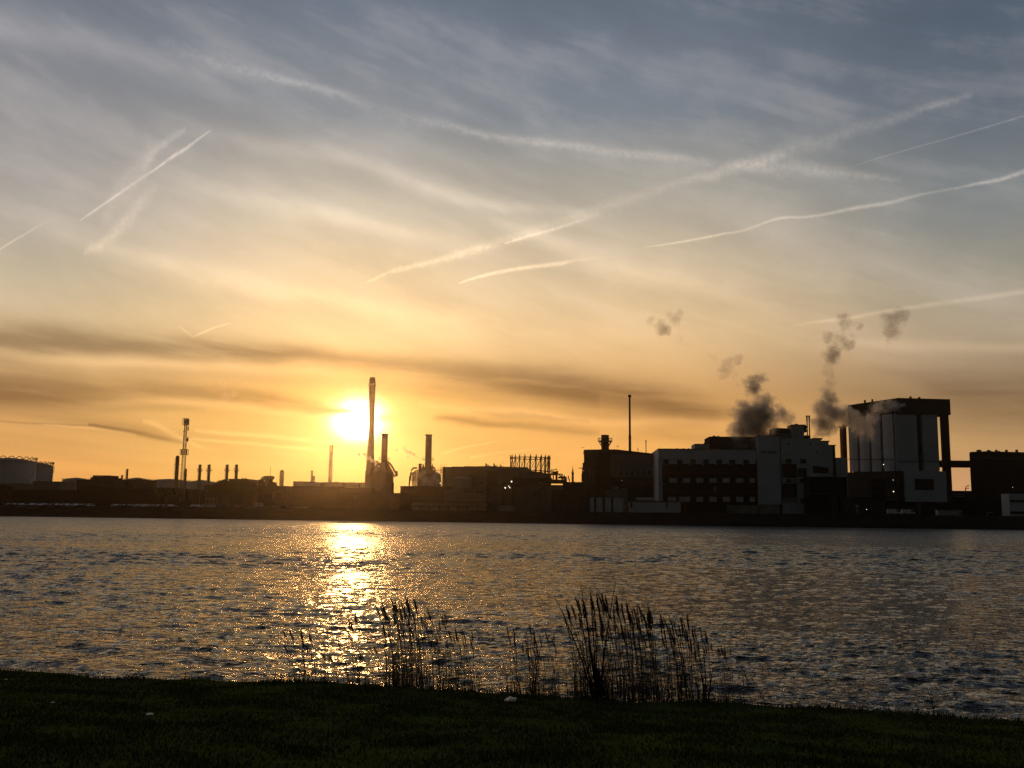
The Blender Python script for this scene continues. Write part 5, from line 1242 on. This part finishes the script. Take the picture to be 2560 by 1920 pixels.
# the thicket of short broken stalks at their feet
vs = []; fs = []
mbs = MB()
for x0, x1, n_, ty, sp_, gk in GR:
    for i in range(int(n_ * 2.3 + 16)):
        xb = rr.uniform(x0, x1) + SHF[gk] * .7; back = rr.uniform(.2, 1.8); x, y, z = root_at(xb, back)
        H = rr.uniform(.25, .62) * (P(xb * K, ty * K, y).z - z); ax = rr.gauss(-.03, .10); ay = rr.gauss(0, .08)
        p0 = Vector((x, y, z)); p1 = p0 + Vector((ax * H * .4, ay * H, H * .6)); p2 = p0 + Vector((ax * H * 1.4, ay * H, H))
        mbs.tube([p0, p1, p2], [.005, .0042, .0022], 4)
        if rr.random() < .45: q_ = p1 + Vector((rr.uniform(-.22, .16), rr.uniform(-.1, .1), rr.uniform(-.05, .16))); mbs.tube([p1, q_], [.0028, .001], 3)
o = mbs.build('reed_stubble', M_REED); tag(o, "tangle of short broken stalks at the feet of the reeds", "reeds", kind='stuff')

def sapling(label, bx, by, tips, seed, r0=.022, back=.35, twigs=6, bush=0):
    r_ = random.Random(seed); x, y, z = root_at(bx, back); t = thing('bare_sapling', label, 'sapling', (x, y, z))
    o_ = Vector((x, y, z)); first = True
    for tx_, ty_ in tips:
        e = P(tx_ * K, ty_ * K, y + r_.uniform(-.25, .25)) - o_
        m1 = Vector((e.x * .22, e.y * .3, e.z * .36)); m2 = Vector((e.x * .6, e.y * .6, e.z * .72)); n = 10
        cur = [((1-s)**3) * Vector((r_.uniform(-.04,.04), 0, 0)) + 3*((1-s)**2)*s*m1 + 3*(1-s)*s*s*m2 + (s**3)*e for s in [i/n for i in range(n+1)]]
        rad_ = [r0 * (1 - s) ** .8 + .0038 for s in [i/n for i in range(n+1)]]
        mb = MB().tube(cur, rad_, 6)
        for k_ in range(twigs):
            i = r_.randint(2, n-1); p0 = cur[i]; sg = r_.choice((-1, 1)); ln = r_.uniform(.12, .45) * (1.25 - i/n)
            q1 = p0 + Vector((sg*ln*.45, r_.uniform(-.12,.12), ln*.5)); q2 = p0 + Vector((sg*ln*.75, r_.uniform(-.2,.2), ln*1.15)); mb.tube([p0, q1, q2], [rad_[i]*.5, rad_[i]*.35, .0016], 4)
            if r_.random() < .6: q3 = q1 + Vector((sg*ln*.4, 0, ln*.15)); mb.tube([q1, q3], [rad_[i]*.3, .0014], 3)
        mb.build('trunk' if first else 'branch', M_TWIG, t); first = False
    if bush:
        vs = []; fs = []
        for i in range(bush):
            h_ = r_.random() ** 1.3; w_ = .26 * (1 - h_) ** .6; c = Vector((r_.gauss(0, w_*.6), r_.gauss(0, w_*.6), h_ * .95 - .05)); a = Vector((r_.gauss(0,1), r_.gauss(0,1), r_.gauss(0,1.6))).normalized(); b_ = a.orthogonal().normalized(); s_ = r_.uniform(.02,.055); b0 = len(vs)
            vs += [c + a*s_, c + b_*s_*.35, c - a*s_, c - b_*s_*.35]; fs.append((b0, b0+1, b0+2, b0+3))
        MB().add(vs, fs).build('dead_leaves', M_TWIG, t)
    return t
sapling("dark many-stemmed sapling with long spikes in the middle of the right reed clump", 1290, 1508, [(1252,1252),(1262,1300),(1196,1285),(1275,1290),(1331,1252),(1235,1345),(1286,1330)], 3, r0=.022, bush=1500, twigs=6)
sapling("thin forked sapling bending right in the gap between the reed clumps", 1149, 1497, [(1175,1366),(1160,1400),(1140,1380)], 5, r0=.014, twigs=5)
sapling("slender sapling standing at the right side of the dense reeds", 1486, 1522, [(1468,1380),(1455,1345)], 6, r0=.013, twigs=5)
sapling("small forked sapling near the right end of the reed bed", 1524, 1519, [(1506,1420),(1540,1440),(1520,1400)], 8, r0=.013, twigs=5)
for bx, tips, lb in ((1652, [(1646,1490)], "tiny weed stalk on the bank edge right of the reed bed"), (2012, [(2003,1487),(2008,1500)], "lone thin weed stalk on the bank edge near the right side"), (1692, [(1690,1512)], "small dark weed on the bank edge, between the reeds and the lone stalk")):
    sapling(lb, bx, 1530, tips, bx, r0=.006, back=.0, twigs=3)
# low weed on the left edge
x, y, z = root_at(300, -.02); t = thing('weed_tuft', "low spiky weed on the left part of the bank edge", 'weed', (x, y, z + .2)); mb = MB()
for i in range(26): a = rr.uniform(0, 3.14); l_ = rr.uniform(.08, .26); mb.tube([(rr.uniform(-.25,.25),0,0),(math.cos(a)*l_*.6,rr.uniform(-.1,.1),.06+l_*.25),(math.cos(a)*l_*1.5,0,.1+l_*.3*math.sin(a))], [.005,.004,.001], 3)
mb.build('blade', M_TWIG, t)

# litter on the grass
def on_grass(px, py):
    d = ray(px, py); s = 8.0
    for _ in range(60):
        p = EYE + d * s; s += (p.z - float(gz(p.x, p.y))) * 1.5
    return EYE + d * s
M_BAG = mat("white_plastic", (.86, .84, .80), .5, var=.08, scale=18)
bp = M_BAG.node_tree.nodes['Principled BSDF']; bp.inputs['Subsurface Weight'].default_value = 1.0; bp.inputs['Subsurface Radius'].default_value = (1.0, .8, .6); bp.inputs['Subsurface Scale'].default_value = 0.12
def litter(nm, label, px, py, w, h, seed, cat='litter'):
    p = on_grass(px, py); bm = bmesh.new(); bmesh.ops.create_icosphere(bm, subdivisions=3, radius=1.0)
    for v in bm.verts:
        n_ = mnoise.noise(v.co * 2.1 + Vector((seed, 0, 0))) * .45 + mnoise.noise(v.co * 5.0 + Vector((0, seed, 0))) * .22
        v.co *= (1 + n_); v.co = Vector((v.co.x * w / 2, v.co.y * w / 2 * .8, max(v.co.z, -.3) * h / 2))
    me = bpy.data.meshes.new(nm); bm.to_mesh(me); bm.free(); o = link(nm, me, M_BAG); o.location = (p.x, p.y, p.z + h * .45); o.rotation_euler = (0, 0, seed)
    return tag(o, label, cat)
litter('plastic_bag', "crumpled white plastic bag on the grass left of the dark sapling", 1277, 1756, .23, .10, 1.0)
litter('paper_scrap', "small white scrap lying on the grass at the left", 374, 1789, .12, .035, 2.0)
litter('paper_scrap', "tiny pale scrap near the left end of the bank edge", 15, 1700, .06, .02, 3.0)
litter('paper_scrap', "tiny pale scrap on the grass beyond the left white scrap", 131, 1758, .07, .02, 4.0)
p = on_grass(545, 1826); t = MB().tube([(-.07,0,.03),(0,.01,.05),(.07,0,.085)], [.004,.005,.003], 5).build('straw', M_PALE); t.location = p; tag(t, "short pale straw lying on the dark grass", 'straw')
# ================================================================== steam and smoke
def plume(label, blobs, Y, dens=.5, conv_=lambda x, y: (x * 1.1573, y * 1.1573), rk=1.1573, color=(.90, .88, .87), nscale=.35, amp=1.5, nm='steam_plume', g=.35, seed=0.0, thr=.42, rs=1.0):
    pts = [(P(*conv_(b[0], b[1]), Y), b[2] * rs * rk / FPX * Y, b[3]) for b in blobs]
    m0 = 1.9
    mn = Vector((min(p.x - r*m0 for p, r, w in pts), Y - max(r for _, r, _ in pts)*m0, min(p.z - r*m0 for p, r, w in pts)))
    mx = Vector((max(p.x + r*m0 for p, r, w in pts), Y + max(r for _, r, _ in pts)*m0, max(p.z + r*m0 for p, r, w in pts)))
    ce = (mn + mx) / 2; hs = (mx - mn) / 2
    m = bpy.data.materials.new("steam"); m.use_nodes = True; nt = m.node_tree; nt.nodes.remove(nt.nodes['Principled BSDF']); V.nt = nt
    c = nt.nodes.new('ShaderNodeTexCoord').outputs['Object']
    n1 = nt.nodes.new('ShaderNodeTexNoise'); nt.links.new(c, n1.inputs['Vector']); n1.inputs['Scale'].default_value = nscale * .6; n1.inputs['Detail'].default_value = 2
    w_ = nt.nodes.new('ShaderNodeVectorMath'); w_.operation = 'SUBTRACT'; nt.links.new(n1.outputs['Color'], w_.inputs[0]); w_.inputs[1].default_value = (.5, .5, .5)
    rm = sum(r for _, r, _ in pts) / len(pts)
    w2 = nt.nodes.new('ShaderNodeVectorMath'); w2.operation = 'MULTIPLY_ADD'; nt.links.new(w_.outputs[0], w2.inputs[0]); w2.inputs[1].default_value = (rm*2.4,)*3; nt.links.new(c, w2.inputs[2])
    tot = None
    for p, r, w in pts:
        q_ = p - ce; d = nt.nodes.new('ShaderNodeVectorMath'); d.operation = 'DISTANCE'; nt.links.new(w2.outputs[0], d.inputs[0]); d.inputs[1].default_value = (q_.x, 0, q_.z)
        k = (V(d.outputs['Value']) * (1 / (r * 1.2))).gauss() * w
        tot = k if tot is None else V.op('MAXIMUM', tot, k)
    sh = nt.nodes.new('ShaderNodeMapping'); sh.inputs['Location'].default_value = (seed, seed * 2, 0); nt.links.new(c, sh.inputs[0])
    nz = noise(sh.outputs[0], nscale, 5, .6)
    den = V.op('MAXIMUM', tot - thr * .55 + (nz - .5) * amp * .8, 0.0) * smooth(tot, .03, .35) * dens * 2.1
    pv2 = nt.nodes.new('ShaderNodeVolumePrincipled'); pv2.inputs['Color'].default_value = (*color, 1); pv2.inputs['Anisotropy'].default_value = g
    nt.links.new(den.s, pv2.inputs['Density']); nt.links.new(pv2.outputs[0], nt.nodes['Material Output'].inputs['Volume'])
    m.cycles.volume_step_rate = .45
    mb = MB().box(-hs.x, hs.x, -hs.y, hs.y, -hs.z, hs.z)
    o = mb.build(nm, m); o.location = ce; tag(o, label, 'steam', "steam rising from the works"); return o
plume("thick grey steam cloud billowing over the white factory's black plant room",
  [(1592,958,14,.7),(1618,956,15,.6),(1590,945,14,.8),(1604,925,19,1),(1630,928,23,1),(1612,900,20,1),(1604,878,12,.85),(1642,897,24,1),(1650,874,15,.9),(1657,920,16,.8),(1670,908,12,.6),(1624,856,13,.4),(1630,834,15,.85),(1640,822,12,.7),(1618,828,10,.6),(1640,862,13,.6),(1655,850,9,.4),(1598,868,11,.5),(1583,930,12,.5)], 427, dens=.40, seed=1, rs=1.2)
plume("smaller grey steam puff between the two big clouds over the factory roof",
  [(1690,895,13,.85),(1706,905,10,.7),(1680,880,8,.7),(1714,893,8,.6),(1668,874,7,.5),(1695,912,10,.5)], 432, dens=.34, seed=3, rs=1.25)
plume("long grey steam cloud drifting from the factory roof across the silos",
  [(1765,937,10,.7),(1780,915,17,1),(1796,892,19,1),(1775,882,14,.9),(1790,862,14,.85),(1817,897,17,.95),(1837,906,14,.85),(1785,846,8,.6),(1806,924,12,.6),(1857,916,15,.7),(1872,932,17,.5),(1880,903,14,.6),(1897,884,15,.55),(1925,876,15,.5),(1945,872,12,.35)], 424, dens=.34, seed=5, rs=1.22)
plume("scattered thin smoke puffs high above the silo end of the factory",
  [(1797,768,10,.9),(1799,756,8,.8),(1791,790,8,.5),(1830,745,7,.8),(1815,735,9,.55),(1790,730,8,.6),(1803,738,7,.5),(1826,702,9,.55),(1820,686,8,.6),(1833,690,7,.5),(1795,828,9,.5),(1857,704,6,.7),(1840,725,7,.4),(1792,808,9,.5),(1788,845,10,.5),(1812,748,9,.5)], 430, dens=.22, seed=7, nscale=.38, amp=1.05, rs=1.7)
plume("faint smoke wisp high above the silo roof",
  [(1928,692,13,.7),(1927,714,10,.75),(1945,682,10,.7),(1912,682,8,.6),(1930,735,8,.45),(1952,700,8,.4)], 430, dens=.16, seed=9, nscale=.38, amp=1.05, rs=1.7)
plume("small faint smoke wisp drifting alone at the upper left of the factory steam",
  [(1436,712,7,1.0),(1426,700,8,.6),(1460,690,11,.5),(1464,679,8,.5),(1405,692,8,.45),(1470,730,8,.35),(1445,680,8,.4)], 430, dens=.17, seed=11, nscale=.38, amp=1.05, rs=1.7)
plume("faint broken smoke puff midway above the factory's left half",
  [(1573,786,9,.6),(1568,800,10,.6),(1590,778,7,.65),(1560,814,8,.4),(1547,772,8,.35),(1600,830,9,.35),(1585,812,8,.35),(1535,765,7,.3)], 430, dens=.16, seed=13, nscale=.38, amp=1.05, rs=1.7)
i3 = dict(conv_=C3, rk=1/4.116, color=(.95, .9, .82))
plume("bright backlit steam jet beside the first furnace house, in front of the flared chimney",
  [(480,890,13,.9),(535,893,14,1),(560,912,14,1),(590,930,14,1),(615,950,15,1),(645,962,14,.9),(680,958,10,.6),(600,905,9,.5)], 590, dens=2.2, seed=15, g=.75, nscale=.4, **i3)
plume("thin golden steam trail drifting up to the left of the second furnace stack",
  [(938,800,12,.6),(950,835,15,.6),(975,862,15,.7),(1005,872,16,.8),(1045,888,15,.85),(1078,912,14,.7),(1110,938,13,.6),(985,910,14,.5),(870,840,22,.35)], 555, dens=1.4, seed=17, g=.75, nscale=.4, **i3)
plume("low brownish steam wrapping the foot of the second furnace house",
  [(1070,1180,34,.8),(1110,1120,34,.8),(1165,1160,36,.9),(1150,1085,30,.7),(1255,1130,34,.9),(1285,1075,26,.8),(1290,1160,34,.8),(1310,1110,24,.7),(1080,1060,18,.4),(1220,1180,34,.8)], 538, dens=.14, seed=19, g=.7, nscale=.2, **i3)
plume("very faint rosy steam wisp high above the trees on the left",
  [(488,855,13,.5),(482,830,12,.5),(506,848,10,.5),(498,825,10,.4),(510,868,8,.3)], 600, dens=.12, seed=21, g=.7, color=(.95,.88,.8))
# ------------------------------------------------------------------ evening haze, its forward glow also standing in for lens glare
hb = bpy.data.meshes.new("haze")
import bmesh
bm = bmesh.new(); bmesh.ops.create_cube(bm, size=1.0); bm.to_mesh(hb); bm.free()
hz = bpy.data.objects.new("haze", hb); col.objects.link(hz)
hz.scale = (2600, 1900, 122.0); hz.location = (0, 900, 59.5)
hm = bpy.data.materials.new("haze_glare"); hm.use_nodes = True; hm.node_tree.nodes.remove(hm.node_tree.nodes['Principled BSDF'])
pv_ = hm.node_tree.nodes.new('ShaderNodeVolumePrincipled')
pv_.inputs['Color'].default_value = (0.95, 0.82, 0.66, 1); pv_.inputs['Density'].default_value = 0.00005
pv_.inputs['Anisotropy'].default_value = 0.94
hm.node_tree.links.new(pv_.outputs[0], hm.node_tree.nodes['Material Output'].inputs['Volume'])
hb.materials.append(hm); tag(hz, "thin golden evening haze over the river, also standing in for lens glare", "haze", kind='stuff')
